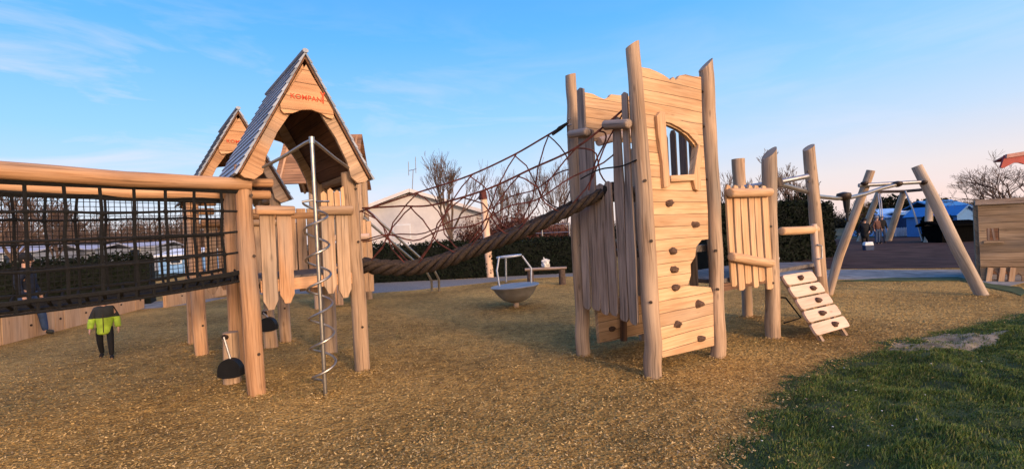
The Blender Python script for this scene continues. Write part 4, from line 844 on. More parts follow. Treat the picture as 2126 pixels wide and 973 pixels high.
def annex():
    t = thing('ramp_platform', (T4 + T6) * .5, 'low wooden platform with pale pickets and a stepped climbing ramp beside the tower', 'play platform')
    def P_(base, pts, rad, m, **k): return log('post', [Vector((base.x, base.y, -.1))] + [at(px, py, base.y) for px, py in pts], rad, m, t, **k)
    P_(T4, [(1605, 640), (1600, 450), (1597, 318)], [.10, .098, .092, .095], M['post'], wob=.02, slant=(.9, .2))
    P_(T5, [(1702, 560), (1690, 420), (1679, 306)], [.088, .09, .088, .086], M['post'], wob=.01, slant=(.6, .2))
    P_(T6, [(1550, 590), (1541, 450), (1533, 330)], [.085, .085, .095, .10], M['post'], wob=.02)
    for px, py, b_ in ((1604, 587, T4), (1600, 470, T4), (1678, 356, T5), (1679, 377, T5)): bolt(t, at(px, py, b_.y - .095), (0, -1, 0), .018)
    dz = .90; D = [T1 + (T4 - T1) * .03, T4, T5, T6, T3 + (T1 - T3) * .2]
    def fx(q): return (q.x, q.y)
    MB().prism([fx(q) for q in (D[0], D[1], D[2], D[3], D[4])], (0, 0, dz), (1, 0, 0), (0, 1, 0), .05).build('deck', M['deck'], t)
    MB().beam(PR.w(.05, dz - .075, .02), PR.w(PR.len, dz - .075, .02), .09, .05, PR.n).build('deck_edge', M['dark'], t)
    # picket fence between the tower and the middle post
    s = lambda x, y: PR.sz(x, y)
    a_, z_ = s(1499, 402); b_, z2 = s(1581, 401); log('guard_rail', [PR.w(a_, z_, .11), PR.w(b_, z2, .11)], .058, M['board'], t, wob=.004, round_=True)
    a_, z_ = s(1502, 533); b_, z2 = s(1583, 546); log('guard_rail', [PR.w(a_, z_, .11), PR.w(b_, z2, .11)], .058, M['board'], t, wob=.004, round_=True)
    xs_ = [1497, 1511, 1526, 1542, 1555, 1570, 1585]
    for i in range(6):
        x0, x1 = xs_[i], xs_[i + 1]; a0, zt = s(x0 + 1, 384 + (i % 3)); a1, _ = s(x1 - 1.5, 384); c = .006 * math.sin(i * 4); _, zb = s(x0, (598, 606, 592, 600, 588, 604)[i]); w0 = a1 - a0
        o = [(a0, zt - .07), (a0 + w0 * .25, zt), (a0 + w0 * .7, zt - .01), (a1, zt - .07), (a1 + c, (zt + zb) / 2), (a1 + .025, zb + .02), (a0 + .04 + w0 * .5, zb), (a0 + .03, zb + .01), (a0 + c + .01, (zt + zb) / 2)]
        MB().prism(o, PR.w(0, 0, .045 + .008 * (i % 2)), PR.A, Z, .03).build('picket', M['board'], t, bevel=.006)
    # rail and small post on the ramp side
    PX = Plane(T4, T5); s2 = PX.sz
    a_, z_ = s2(1614, 480); b_, z2 = s2(1679, 477); log('guard_rail', [PX.w(a_, z_, .06), PX.w(b_, z2, .10)], .06, M['board'], t, wob=.004, round_=True)
    p, q = PX.w(*s2(1681, 572), .12), PX.w(*s2(1672, 466), .12); log('short_post', [p, q], .042, M['pale'], t, wob=.004)
    MB().tube([PX.w(*s2(x, y), .17) for x, y in ((1671, 508), (1680, 510), (1681, 535), (1673, 537))], .012, 6).build('grip', M['gal'], t)
    MB().tube([PX.w(*s2(x, y), -.1) for x, y in ((1617, 513), (1626, 522), (1632, 535), (1628, 548), (1619, 560))], .015, 6).build('grip', M['gal'], t)
    # ramp of five rounded boards on two stringers
    tl, tr = PX.w(*s2(1610, 572), .05), PX.w(*s2(1668, 568), .05); tl.z = tr.z = dz - .07
    bl, br = gp(1692, 705), gp(1768, 688); bl.z = br.z = .05
    down = ((bl + br) - (tl + tr)) * .5; acr = ((tr - tl).normalized() + (br - bl).normalized()).normalized(); wid = ((tr - tl).length + (br - bl).length) * .5; c0 = (tl + tr) * .5; nn = acr.cross(down).normalized(); nn = nn if nn.z > 0 else -nn
    dn = nn.cross(acr).normalized(); dn = dn if dn.dot(down) > 0 else -dn; ln = down.length; bh = ln / 5
    for i in range(5):
        ww = wid * (.46 + .015 * i); y0, y1 = bh * i + .012, bh * (i + 1) - .012; r = .045; o = []
        for (cx_, cy_, a0) in ((ww - r, y1 - r, 0), (-ww + r, y1 - r, 90), (-ww + r, y0 + r, 180), (ww - r, y0 + r, 270)):
            for k in range(5): th = math.radians(a0 + 22.5 * k); o.append((cx_ + r * math.cos(th), cy_ + r * math.sin(th)))
        rb = MB().prism(o, c0 + nn * .04, acr, dn, .035, swap=True).build('ramp_board', M['pale'], t, bevel=.005)
        MB().sphere(c0 + nn * .075 + acr * ((-.02, .09, .04, -.05, .06)[i] * 1.2) + dn * (bh * (i + .5)), .06, 10, 6, (.8, .8, .6), .4, i).build('climbing_hold', M['hold'], rb, smooth=True)
    for sg in (-1, 1): MB().beam(c0 + acr * (sg * wid * .33) + nn * -.01, c0 + acr * (sg * wid * .36) + dn * (ln + .09) - nn * .01, .06, .05, nn).build('stringer', M['post'], t)
    a_ = MB(); a_.tube([T4 + Z * .55 + Vector((.05, .1, 0)), T4 + Vector((.35, .25, .50)), T4 + Vector((.62, .35, .18)), T4 + Vector((.25, .15, .16))], .012, 5); a_.build('rope', M['black'], t)
annex()

# ================================================================== ROPE BRIDGE
def rope_bridge():
    t = thing('rope_bridge', Vector((-.6, 5.8, 0)), 'sagging rope net bridge with twisted brown floor between the house tower and the tall tower', 'rope bridge')
    def cr_(pts, n=30):
        P = [pts[0]] + pts + [pts[-1]]; o = []
        for i in range(1, len(P) - 2):
            for k in range(n if i < len(P) - 3 else n + 1):
                u = k / n; a, b, c, d = P[i - 1], P[i], P[i + 1], P[i + 2]
                o.append(.5 * ((2 * b) + (c - a) * u + (2 * a - 5 * b + 4 * c - d) * u * u + (3 * b - a - 3 * c + d) * u ** 3))
        return o
    fn = cr_([at(752, 552, 5.95), at(870, 556, 5.85), at(1000, 515, 5.7), at(1130, 463, 5.5), at(1268, 392, 5.3)])
    ff = cr_([at(755, 548, 6.4), at(870, 551, 6.35), at(1000, 508, 6.2), at(1130, 455, 6.0), at(1240, 400, 5.75)])
    nr = cr_([at(752, 432, 5.80), at(830, 428, 5.8), at(900, 425, 5.7), at(1010, 393, 5.55), at(1100, 352, 5.4), at(1200, 304, 5.2), at(1301, 222, 5.0)], 20)
    fr = cr_([at(745, 440, 6.5), at(850, 405, 6.45), at(965, 368, 6.35), at(1060, 325, 6.2), at(1130, 285, 6.0), at(1178, 256, 5.85)], 24)
    S_ = lambda P, u: P[min(len(P) - 1, max(0, int(round(u * (len(P) - 1)))))]
    for path, nm in ((fn, 0), (ff, 1)):
        b = MB(); a, bb = Vector((0, .5, .5)), Z; n = len(path); tot = 0; rr = .058
        MB().tube(path, .045, 8).build('rope_core', M['black'], t)
        for st in range(4):
            P = []; ln = 0
            for i, p in enumerate(path):
                if i: ln += (p - path[i - 1]).length
                d = (path[min(i + 1, n - 1)] - path[max(0, i - 1)]).normalized(); u, v = basis(d); th = 2 * PI * (ln / .62 + st / 4); R = rr * (1.45 - .65 * i / n)
                P.append(p + u * math.cos(th) * R + v * math.sin(th) * R * .75)
            b.tube(P, [.038 - .012 * i_ / n for i_ in range(n)], 8, True, .2, st)
        b.build('twisted_floor_rope', M['brid'], t, smooth=True)
    k = MB(); k.sphere(fn[-1], .10, 10, 7, (1.1, .9, .8), .4, 2); k.sphere(fn[-1] + Vector((-.12, .05, -.05)), .08, 10, 7, (1, .8, .8), .4, 5); k.build('knot', M['black'], t, smooth=True)
    f = MB()
    for i in range(26): u = .02 + i * .037; f.tube([S_(fn, u), (S_(fn, u) + S_(ff, u)) * .5 - Z * .06, S_(ff, u)], .014, 5)
    f.build('floor_lacing', M['brid'], t)
    for path, fl, nm, mat in ((nr, fn, 0, 'redrope'), (fr, ff, 1, 'redrope')):
        MB().tube(path, .0125, 6).build('hand_rope', M[mat], t); b = MB(); N_ = 5
        def pt(u, h): a_, c_ = S_(fl, u), S_(path, u); q = a_.lerp(c_, h); return q + Vector((0, .04 * math.sin(PI * h) * (-1 if path is nr else 1), 0)) + Z * .0
        for h, w_ in (((.50, .05),) if nm == 0 else ((.45, .03),)): b.tube([pt(u / 30, h + w_ * math.sin(u * .9 + h * 9)) for u in range(31)], .009, 5)
        for i in range(N_):
            u0 = (i + .1) / N_; u1 = min(1, (i + 1.15) / N_); j = .35 * math.sin(i * 2.7 + nm)
            # loops: up one side, over the hand rope, down the other
            b.tube([pt(min(1, u0 + (u1 - u0) * s_ + (.020 * math.sin(PI * s_ * 2))), min(1, s_ * 1.0)) for s_ in [q / 9 for q in range(10)]], .009, 5)
            b.tube([pt(max(0, u1 - (u1 - u0) * s_ * (1 + .1 * j) - .018 * math.sin(PI * s_ * 2)), min(1, s_ * 1.0)) for s_ in [q / 9 for q in range(10)]], .009, 5)
        b.build('side_mesh', M[mat], t)
    # shackles and tails at the tower
    e = fr[-1]; MB().tube([e + Vector((-.20, 0, -.14)), e + Vector((-.10, 0, -.06)), e], [.014, .03, .018], 7).build('splice', M['black'], t)
    MB().tube([e, e + Vector((.01, -.03, .05)), e + Vector((.08, -.02, .06)), e + Vector((.09, -.02, -.02)), e + Vector((.0, -.03, -.03))], .008, 5).build('shackle', M['gal'], t)
    e = nr[-1]; MB().tube([e, e + Vector((-.02, -.02, .05)), e + Vector((.03, -.02, .06)), e + Vector((.04, 0, 0))], .009, 5).build('shackle', M['steel'], t)
    MB().tube(cr_([at(1205, 372, 5.2), at(1245, 352, 5.1), at(1290, 345, 4.95), at(1322, 332, 4.82)], 8), .009, 5).build('tail_rope', M['black'], t)
    MB().tube(cr_([at(1222, 395, 5.3), at(1235, 340, 5.25), at(1256, 295, 5.2), at(1256, 276, 5.2), at(1240, 272, 5.2)], 8), .010, 5).build('tail_rope', M['redrope'], t)
rope_bridge()

# ================================================================== GLIDE TRACK
def glide():
    S1, S2 = gp(1719, 612), gp(2040, 612); S1.z = S2.z = 0
    t = thing('glide_track', (S1 + S2) * .5, 'leaning two-log frame carrying a curved metal overhead track from the platform', 'play track')
    def bl(name, pts, wd, th, m):
        P = [Vector(p) for p in pts]; b = MB(); b.tube(P, [wd * x for x in (1.1, 1.05, 1, .95)], 4 if False else 10, True, .12, 3, flat=th); return b.build(name, m, t, smooth=True)
    a_ = gp(1716, 612); a_.z = -.1; bl('leg', [a_, at(1742, 532, 9.65), at(1777, 440, 9.5), at(1808, 354, 9.35)], .092, .75, M['post'])
    b_ = gp(2043, 612); b_.z = -.1; bl('leg', [b_, at(1990, 520, 8.9), at(1942, 420, 9.05), at(1903, 345, 9.2)], .105, .8, M['pale2'])
    MB().tube([at(1783, 385, 9.3), at(1925, 377, 9.1)], .042, 10).build('crossbar', M['gal'], t, smooth=True)
    def hub(c, r): return MB().lathe([(.02, r * .55), (r * .9, r * .35), (r, 0), (r * .85, -r * .5), (.02, -r * .8)], c, 14).build('track_bracket', M['bolt'], t, smooth=True)
    hub(at(1863, 381, 9.15), .09); hub(at(1795, 380, 9.25), .07); hub(at(1918, 378, 9.1), .07)
    P = [at(1617, 382, 6.7), at(1640, 388, 7.0), at(1668, 396, 7.3), at(1700, 408, 7.7), at(1740, 412, 8.1), at(1765, 410, 8.4), at(1795, 403, 8.7), at(1830, 391, 9.0), at(1863, 383, 9.15)]
    MB().tube(P, .036, 10).build('track', M['steel'], t, smooth=True)
    hub(at(1752, 406, 8.2), .12); h = at(1757, 412, 8.2); MB().tube([h, h - Z * .12, h - Z * .26], [.06, .05, .035], 8).build('trolley', M['rubber'], t); MB().tube([h - Z * .2, h - Z * .42], .02, 6).build('handle', M['rubber'], t)
    MB().tube([at(1546, 389, 6.95), at(1612, 379, 6.7), at(1676, 366, 6.9)], .038, 10).build('support_bar', M['gal'], t, smooth=True)
    MB().tube([at(1607, 370, 6.7), at(1612, 388, 6.7)], [.10, .10], 12).build('track_bracket', M['bolt'], t, smooth=True)
M['pale2'] = wood('weathered_pale_log', (.36, .28, .20), (.60, .48, .36), dark=.25)
glide()

def swing():
    t = thing('swing_frame', gp(1885, 502), 'far grey swing frame with hanging chains in front of the light blue mobile home', 'swing')
    def leg(a, b, da, db, r): q = gp(*a); q.z = -.1; MB().tube([q, at(*b, db)], [r * 1.2, r], 8, True, .1, 2).build('leg', M['pale2'], t, smooth=True)
    leg((1842, 500), (1877, 396), 0, 28.5, .17); leg((1926, 503), (1931, 396), 0, 27, .17); leg((1784, 501), (1825, 397), 0, 29, .16); leg((1990, 500), (1935, 392), 0, 27, .12)
    MB().tube([at(1822, 398, 29), at(1878, 397, 28.3), at(1935, 392, 27.1)], .09, 8).build('crossbar', M['bark'], t)
    MB().tube([at(1880, 397, 28), at(1897, 440, 27.3), at(1915, 500, 26.8)], .05, 5).build('chain', M['gal'], t)
    MB().tube([at(1827, 402, 26.4), at(1830, 422, 26), at(1832, 450, 25.6)], .03, 5).build('chain', M['gal'], t)
    MB().tube([at(1823, 402, 26.4), at(1826, 422, 26), at(1828, 450, 25.6)], .03, 5).build('chain', M['gal'], t)
swing()

# ================================================================== OTHER PLAY THINGS
def bowl():
    c = gp(1072, 637); c.z = 0; t = thing('spinning_bowl', c, 'shallow steel spinning bowl with a raised handle frame on a short stem', 'spinner')
    MB().tube([c - Z * .05, c + Z * .16], .06, 14).build('stem', M['pale'], t, smooth=True)
    r = .53; zr = .47; tilt = Matrix.Rotation(math.radians(-3), 4, 'Y')
    b = MB(); b.lathe([(.03, .11), (.16, .12), (.30, .19), (.42, .32), (.48, .42), (r, zr - .015), (r + .01, zr), (r, zr + .012), (.47, zr - .005), (.30, zr - .03), (.001, zr - .04)], (0, 0, 0), 40)
    b.v = [c + (tilt @ Vector((v.x, v.y, v.z - .3))) + Z * .3 for v in b.v]; b.build('bowl', M['steelb'], t, smooth=True)
    d = c.y; top = [at(1036, 534, d + .05), at(1062, 531, d + .35), at(1084, 532, d - .05)]; tops = [at(1036, 534, d - .1), at(1050, 531, d + .22), at(1084, 531, d)]
    feet = [at(1037, 594, d - .3), at(1051, 585, d + .25), at(1103, 587, d - .1)]
    for p, q, bow in zip(tops, feet, (-.05, .0, .10)): MB().tube([q, q.lerp(p, .5) + Vector((bow, 0, .02)), p], .021, 8).build('handle', M['gal2'], t, smooth=True)
    ring = []; cc = (tops[0] + tops[1] + tops[2]) / 3
    for k in range(19): th = 2 * PI * k / 18; ring.append(cc + Vector((.265 * math.cos(th), .20 * math.sin(th), .02 * math.cos(th))))
    MB().tube(ring, .024, 7).build('handle_ring', M['gal2'], t, smooth=True)
M['gal2'] = plain('satin_steel', (.42, .43, .45), .45, .6, .1, 10)
M['steelb'] = plain('bowl_steel', (.30, .27, .25), .5, .35, .15, 6, .05)
bowl()
def bench():
    c = gp(1135, 590); d = 14.0; t = thing('log_bench', (c.x, d, 0), 'half-log bench on dark stubs in front of the low hedge', 'bench')
    p, q = at(1090, 564, d), at(1176, 561, d); p.z = q.z = .50; b = MB(); b.tube([p, p.lerp(q, .5), q], [.10, .11, .10], 12, True, .12, 4, flat=.45); b.build('seat', M['slat'], t, smooth=True)
    for px in (1101, 1167): f = at(px, 570, d); f.z = 0; MB().tube([f - Z * .05, f + Z * .46], [.11, .10], 10).build('leg', M['bark'], t, smooth=True)
    bt = at(1133, 560, d); o = MB(); o.sphere(Vector((bt.x, d, .66)), .125, 14, 9, (.9, .8, 1.1), .9, 3); ob = o.build('bag', plain('crumpled_white_plastic', (.62, .62, .62), .35, 0, .5, 18, .9, dist=.05), None, smooth=True)
    tag(ob, 'crumpled white plastic bag lying on the log bench', 'bag')
bench()
def tall_post():
    c = gp(1018, 575); c.z = 0; t = thing('timber_post', c, 'tall lone timber post with a dark red cap in front of the pale bungalow', 'post')
    log('shaft', [c - Z * .1, Vector((c.x - .12, c.y, 3.05))], [.15, .13], M['pale'], t, wob=.01); MB().tube([Vector((c.x - .12, c.y, 3.0)), Vector((c.x - .14, c.y, 3.34))], [.17, .12], 9, True, .3, 2).build('cap', M['redrope'], t, smooth=True)
tall_post()
def playhouse():
    P = at(2031, 470, 10.6); Q = at(2200, 470, 9.9); pl = Plane(P, Q); t = thing('old_playhouse', pl.w(pl.len / 2, 0), 'old brown plank playhouse with small window and arched openings at the right edge', 'playhouse')
    Lw = pl.len; zt = pl.sz(2031, 424)[1]; zm = pl.sz(2040, 552)[1]
    w0 = [pl.sz(*p) for p in ((2047, 474), (2073, 473), (2074, 498), (2048, 499))]
    wl = MB().prism([(0, zm), (Lw, zm), (Lw, zt), (0, zt)], pl.w(0, 0), pl.A, Z, .06, holes=[w0], swap=True).build('front_wall', M['old'], t)
    MB().beam(pl.w(-.05, zt + .04, .04), pl.w(Lw + .05, zt + .04, .04), .12, .10, pl.n).build('top_plank', M['slat'], wl)
    k = MB(); c = [pl.sz(*p) for p in ((2060, 486),)][0]
    for i in range(2): k.beam(pl.w(c[0] - .07 + .10 * i, c[1] - .13, .02), pl.w(c[0] - .06 + .06 * i, c[1] + .14, .02), .035, .03, pl.n)
    k.build('window_bars', M['dark2'], wl)
    MB().beam(pl.w(w0[0][0] - .06, w0[3][1] - .03, .05), pl.w(w0[1][0] + .06, w0[3][1] - .03, .05), .05, .04, pl.n).build('window_sill', M['old'], wl)
    arch = lambda x0, x1, y0, y1: [pl.sz(x0, y1), pl.sz(x1, y1), pl.sz(x1, y0 + 8), pl.sz((x0 + x1) / 2 + 2, y0), pl.sz(x0 + 1, y0 + 7)]
    lo = MB().prism([(0, .02), (Lw, .02), (Lw, zm - .003), (0, zm - .003)], pl.w(0, 0, -.02), pl.A, Z, .05, holes=[arch(2052, 2071, 560, 580), arch(2080, 2093, 558, 582), arch(2104, 2122, 566, 584)], swap=True).build('lower_wall', M['old'], t)
    for x in (2050, 2076, 2097): MB().beam(pl.w(*pl.sz(x, 590), .04), pl.w(*pl.sz(x + 5, 555), .04), .09, .05, pl.n).build('stud', M['board'], lo)
    D = Vector((.70, .71, 0)) * 1.6; P2 = P + D
    pls = Plane((P2.x, P2.y), (P.x, P.y)); MB().prism([(0, .02), (pls.len - .04, .02), (pls.len - .04, zt), (0, zt)], pls.w(0, 0, .03), pls.A, Z, .06, swap=True).build('side_wall', M['old'], t)
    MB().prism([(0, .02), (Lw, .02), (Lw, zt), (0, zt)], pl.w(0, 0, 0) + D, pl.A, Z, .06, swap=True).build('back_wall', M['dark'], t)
playhouse()
def canopy_tower():
    d = 12.5; t = thing('red_canopy_tower', at(2180, 470, d) * 1.0, 'red wavy-edged canopy above the old playhouse at the right edge', 'canopy'); t.location.z = 0
    P, Q = at(2077, 352, d), at(2400, 330, d); pl = Plane(P, Q); s = pl.sz
    pts = [s(*p) for p in ((2076, 348), (2085, 322), (2126, 315), (2400, 270), (2396, 312), (2240, 333), (2126, 341), (2115, 338), (2103, 338), (2090, 345), (2082, 349))]
    MB().prism(pts, pl.w(0, 0), pl.A, Z, .05).build('canopy', M['redc'], t)
    pts = [s(*p) for p in ((2085, 321), (2400, 270), (2400, 278), (2084, 329))]; MB().prism(pts, pl.w(0, 0, .05), pl.A, Z, .05).build('canopy_trim', plain('faded_red_trim', (.34, .16, .14)), t)
    MB().prism([(0.15, 0.03), (pl.len, 0.03), (pl.len + .9, 1.3), (1.2, 1.3)], pl.w(0, s(2085, 325)[1] + .01, 0), pl.A, -pl.n, .04).build('canopy_top', M['redc'], t)
    for u in (pl.len - .45, pl.len - .1):
        for o_ in (0, -1.2): MB().tube([pl.w(u, -.1, o_), pl.w(u, s(2200, 310)[1], o_)], .06, 8).build('post', M['post'], t)
canopy_tower()

# ================================================================== PEOPLE
def skinned(name, V, Ed, R, mat, parent, sub=2, root=0):
    me = bpy.data.meshes.new(name); me.from_pydata([tuple(v) for v in V], Ed, []); o = bpy.data.objects.new(name, me); COL.objects.link(o)
    o.modifiers.new('s', 'SKIN'); o.modifiers['s'].use_smooth_shade = True; sm = o.modifiers.new('u', 'SUBSURF'); sm.levels = sub; sm.render_levels = sub
    if not me.skin_vertices: 
        bm = bmesh.new(); bm.from_mesh(me); bm.verts.layers.skin.verify(); bm.to_mesh(me); bm.free()
    for i, r in enumerate(R):
        rr = r if isinstance(r, tuple) else (r, r); me.skin_vertices[0].data[i].radius = rr; me.skin_vertices[0].data[i].use_root = (i == root)
    bpy.context.view_layer.update(); ev = o.evaluated_get(bpy.context.evaluated_depsgraph_get()); m2 = bpy.data.meshes.new_from_object(ev); bpy.data.objects.remove(o)
    m2.materials.clear(); m2.materials.append(mat); m2.polygons.foreach_set('use_smooth', [True] * len(m2.polygons)); o2 = bpy.data.objects.new(name, m2); COL.objects.link(o2); o2.parent = parent; return o2
def person(loc, h, yaw, label, cloth, pose, child=False, group=None):
    """pose: dict of joint offsets in units of height; x right, y forward (figure's own), z up."""
    t = thing('person', loc, label, 'person', group); hs = .155 if child else .13
    J = dict(pel=(0, 0, .50), bel=(0, 0, .60), che=(0, .0, .71), nec=(0, .0, .80), hd0=(0, .01, .845), hd1=(0, .015, .90), hd2=(0, .01, .955),
             lsh=(-.10, 0, .775), lel=(-.14, -.01, .62), lwr=(-.15, .04, .49), rsh=(.10, 0, .775), rel=(.14, -.01, .62), rwr=(.15, .04, .49),
             lhi=(-.05, 0, .48), lkn=(-.055, .01, .27), lan=(-.055, 0, .045), lto=(-.06, .10, .02), rhi=(.05, 0, .48), rkn=(.055, .01, .27), ran=(.055, 0, .045), rto=(.06, .10, .02))
    J.update(pose); ca, sa = math.cos(yaw), math.sin(yaw)
    X = lambda p: Vector((p[0] * ca - p[1] * sa, p[0] * sa + p[1] * ca, p[2])) * h
    def graph(chains, rad):
        V, R, Ed, ix = [], [], [], {}
        for ch in chains:
            for i, k in enumerate(ch):
                if k not in ix: ix[k] = len(V); V.append(X(J[k])); R.append(rad[k] * h)
                if i: Ed.append((ix[ch[i - 1]], ix[k]))
        return V, Ed, R, ix
    br = dict(pel=.062, bel=.060, che=.068, nec=.028, hd0=.042 * hs / .13, hd1=.055 * hs / .13, hd2=.044 * hs / .13, lsh=.034, rsh=.034, lel=.022, rel=.022, lwr=.014, rwr=.014, lhi=.046, rhi=.046, lkn=.031, rkn=.031, lan=.020, ran=.020, lto=.014, rto=.014)
    for s_, wr, el in (('l', 'lwr', 'lel'), ('r', 'rwr', 'rel')):
        W_ = Vector(J[wr]); d = (W_ - Vector(J[el])).normalized(); side = Vector((1 if s_ == 'l' else -1, 0, 0)); J[s_ + 'pa'] = tuple(W_ + d * .028); br[s_ + 'pa'] = .012
        for k, (o_, l_) in enumerate(((-.014, .040), (-.005, .046), (.005, .043), (.013, .034))):
            fd = Vector((0, 1, 0)); J[f'{s_}f{k}'] = tuple(W_ + d * (.028 + l_ * .5) + fd * o_); J[f'{s_}g{k}'] = tuple(W_ + d * (.028 + l_ * .85) + fd * o_ + side * .012); br[f'{s_}f{k}'] = .0048; br[f'{s_}g{k}'] = .0042
        J[s_ + 'th'] = tuple(W_ + d * .03 + Vector((0, .022, 0)) + side * .008); br[s_ + 'th'] = .0050
    ch = [('pel', 'bel', 'che', 'nec', 'hd0', 'hd1', 'hd2'), ('che', 'lsh', 'lel', 'lwr', 'lpa'), ('che', 'rsh', 'rel', 'rwr', 'rpa'), ('pel', 'lhi', 'lkn', 'lan', 'lto'), ('pel', 'rhi', 'rkn', 'ran', 'rto')]
    for s_ in 'lr':
        ch += [(s_ + 'pa', f'{s_}f{k}', f'{s_}g{k}') for k in range(4)] + [(s_ + 'wr', s_ + 'th')]
    V, Ed, R, ix = graph(ch, br); skinned('body', V, Ed, R, M['skin'], t, 1)
    # nose, ears and eyes
    hd = X(J['hd1']); fw = X((0, 1, 0)).normalized(); rt = X((1, 0, 0)).normalized(); hr = .055 * hs / .13 * h
    f_ = MB(); f_.sphere(hd + fw * hr * 1.0 - Z * hr * .25, hr * .18, 6, 4); [f_.sphere(hd + rt * s_ * hr * .98, hr * .2, 6, 4, (.5, 1, 1)) for s_ in (-1, 1)]; f_.build('nose_and_ears', M['skin'], None).parent = t
    e_ = MB(); [e_.sphere(hd + rt * s_ * hr * .36 + fw * hr * .90 + Z * hr * .02, hr * .10, 6, 4) for s_ in (-1, 1)]; e_.build('eyes', M['bolt'], None).parent = t
    jr = dict(br); jr.update(bel=.078 * cloth.get('fat', 1), che=.082 * cloth.get('fat', 1), nec=.040, lsh=.046, rsh=.046, lel=.036, rel=.036, lwr=.026, rwr=.026, hem=.080 * cloth.get('fat', 1)); J['hem'] = (0, 0, cloth.get('hem', .47)); 
    J['lcu'] = tuple(Vector(J['lel']).lerp(Vector(J['lwr']), .92)); J['rcu'] = tuple(Vector(J['rel']).lerp(Vector(J['rwr']), .92)); jr['lcu'] = jr['rcu'] = .027
    J['nk'] = (0, 0, .805); jr['nk'] = .042
    if cloth.get('two'):          # two-tone quilted jacket: lime below the yoke line
        J['bel'] = (0, 0, .53); J['che'] = (0, 0, .68); J['hem'] = (0, 0, .36); J['hm2'] = (0, 0, .43); jr.update(hem=.108, hm2=.100, bel=.094, che=.090, nk=.052, lsh=.048, rsh=.048, lel=.046, rel=.046, lcu=.042, rcu=.042)
        V, Ed, R, ix = graph([('hem', 'hm2', 'bel', 'che', 'nk'), ('che', 'lsh', 'lel', 'lcu'), ('che', 'rsh', 'rel', 'rcu')], jr); jk = skinned('jacket', V, Ed, R, cloth['jacket'], t, 2)
        jk.data.materials.append(cloth['two']); lz = cloth['ar'] * h
        bm = bmesh.new(); bm.from_mesh(jk.data); bmesh.ops.bisect_plane(bm, geom=bm.verts[:] + bm.edges[:] + bm.faces[:], plane_co=(0, 0, lz), plane_no=(0, 0, 1)); bm.to_mesh(jk.data); bm.free()
        for p in jk.data.polygons:
            if p.center.z < lz: p.material_index = 1
        sp_ = X((0, 1, 0)).normalized() * (.094 * h); MB().tube([X((0, 0, .41)) + sp_ * 1.02, X((0, 0, .55)) + sp_ * .98, X((0, 0, .68)) + sp_ * .96], .007, 4).build('zip', M['bolt'], None).parent = t
    else:
        V, Ed, R, ix = graph([('hem', 'bel', 'che', 'nk'), ('che', 'lsh', 'lel', 'lcu'), ('che', 'rsh', 'rel', 'rcu')], jr); skinned('jacket', V, Ed, R, cloth['jacket'], t, 2)
    tr = dict(br); tr.update(pel=.060, lhi=.050, rhi=.054, lkn=.042, rkn=.042, lan=.030, ran=.030)
    V, Ed, R, ix = graph([('pel', 'lhi', 'lkn', 'lan'), ('pel', 'rhi', 'rkn', 'ran')], tr); skinned('trousers', V, Ed, R, cloth['trousers'], t, 2)
    for s_ in 'lr': V, Ed, R, ix = graph([(s_ + 'an', s_ + 'to')], dict(lan=.030, ran=.030, lto=.024, rto=.024)); skinned('shoe', V, Ed, R, cloth['shoes'], t, 2)
    b = MB(); b.sphere(X(Vector(J['hd1']) + Vector((0, -.012, .022))), hr * 1.22, 12, 8, (1, 1, 1.0), .08, 3); b.build(cloth.get('hatname', 'hat'), cloth['hat'], None, smooth=True).parent = t
    return t
mk = lambda n, c: plain(n, c, .85, 0, .25, 12, .3)
navy, blk, jean = mk('navy_cloth', (.012, .016, .03)), mk('black_cloth', (.008, .008, .010)), mk('blue_denim', (.03, .055, .12))
hiv = mk('lime_cloth', (.36, .52, .05)); char = mk('charcoal_cloth', (.028, .03, .03)); brn = mk('brown_coat', (.10, .045, .035)); grey = mk('grey_wool', (.16, .16, .19))
cpos = gp(220, 744); cpos.z = .0
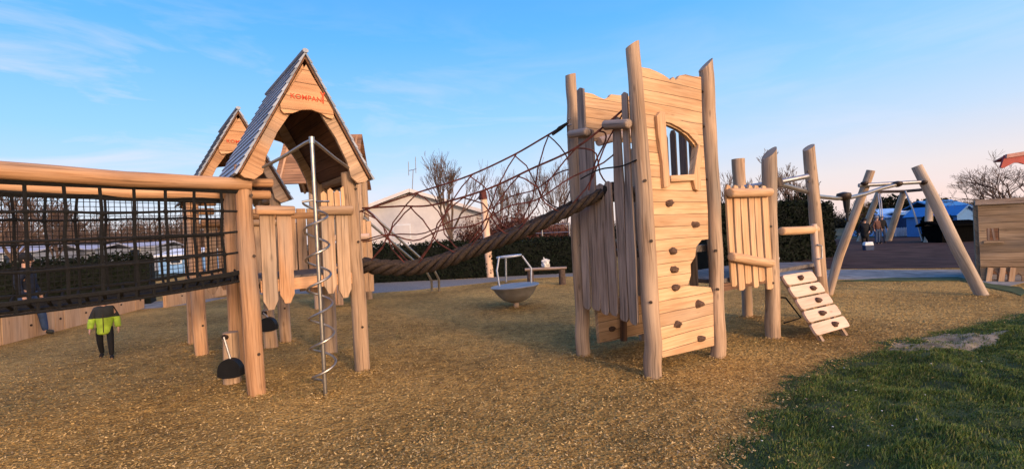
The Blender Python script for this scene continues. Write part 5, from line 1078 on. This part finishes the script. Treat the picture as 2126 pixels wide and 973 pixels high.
person(cpos, 1.01, math.radians(214), 'child in a lime and charcoal jacket walking under the black net', dict(two=hiv, jacket=char, trousers=blk, shoes=blk, hat=navy, hatname='hood', fat=1.45, hem=.40, ar=.625),
       dict(lsh=(-.095, 0, .755), rsh=(.095, 0, .755), lel=(-.145, -.02, .60), lwr=(-.165, .04, .44), rel=(.14, .01, .60), rwr=(.150, .10, .46), lhi=(-.06, 0, .46), rhi=(.06, 0, .46), lkn=(-.075, .08, .26), lan=(-.075, .06, .045), lto=(-.09, .15, .02), rkn=(.06, -.01, .26), ran=(.055, -.12, .07), rto=(.065, -.04, .025)), child=True)
mpos = gp(60, 700); mpos.z = 0
person(mpos, 1.72, math.radians(-70), 'adult in dark top and blue jeans striding behind the net at the left edge', dict(jacket=navy, trousers=jean, shoes=char, hat=blk, hatname='hair'),
       dict(lkn=(-.05, .10, .28), lan=(-.05, .13, .05), lto=(-.05, .21, .03), rkn=(.05, -.02, .27), ran=(.05, -.10, .06), rto=(.05, -.03, .02)))
p1 = gp(1797, 517); p1.z = 0
person(p1, 1.62, math.radians(150), 'adult in a long black coat at the far swing, left one of the group', dict(jacket=blk, trousers=blk, shoes=blk, hat=blk, hatname='hair', fat=1.5, hem=.33), dict(lel=(-.15, .05, .63), lwr=(-.10, .12, .55)), group='adults by the far swing')
p2 = gp(1822, 506); p2.z = 0
person(p2, 1.72, math.radians(190), 'adult in brown-red jacket and jeans, in the middle of the far swing group', dict(jacket=brn, trousers=jean, shoes=blk, hat=grey, hatname='hat', fat=1.15), dict(), group='adults by the far swing')
p3 = gp(1832, 504); p3.z = 0
person(p3, 1.76, math.radians(170), 'adult in black jacket and pale hat, right one of the far swing group', dict(jacket=blk, trousers=mk('grey_jean', (.06, .07, .10)), shoes=blk, hat=grey, hatname='hat', fat=1.2), dict(lkn=(-.06, .05, .27)), group='adults by the far swing')
def carrier():
    c = gp(1793, 519); c.z = 0; t = thing('bag', c + Vector((0, -.3, 0)), 'small pale-topped dark bag on the ground beside the adult in the long black coat', 'bag')
    q = c + Vector((0, -.3, 0)); MB().prism([(-.20, .0), (.20, .0), (.22, .24), (-.22, .24)], q, (1, 0, 0), Z, .22).build('body', M['navy'], t, bevel=.02); MB().prism([(-.22, .242), (.22, .242), (.18, .42), (-.19, .40)], q, (1, 0, 0), Z, .2).build('flap', M['white'], t, bevel=.03)
carrier()
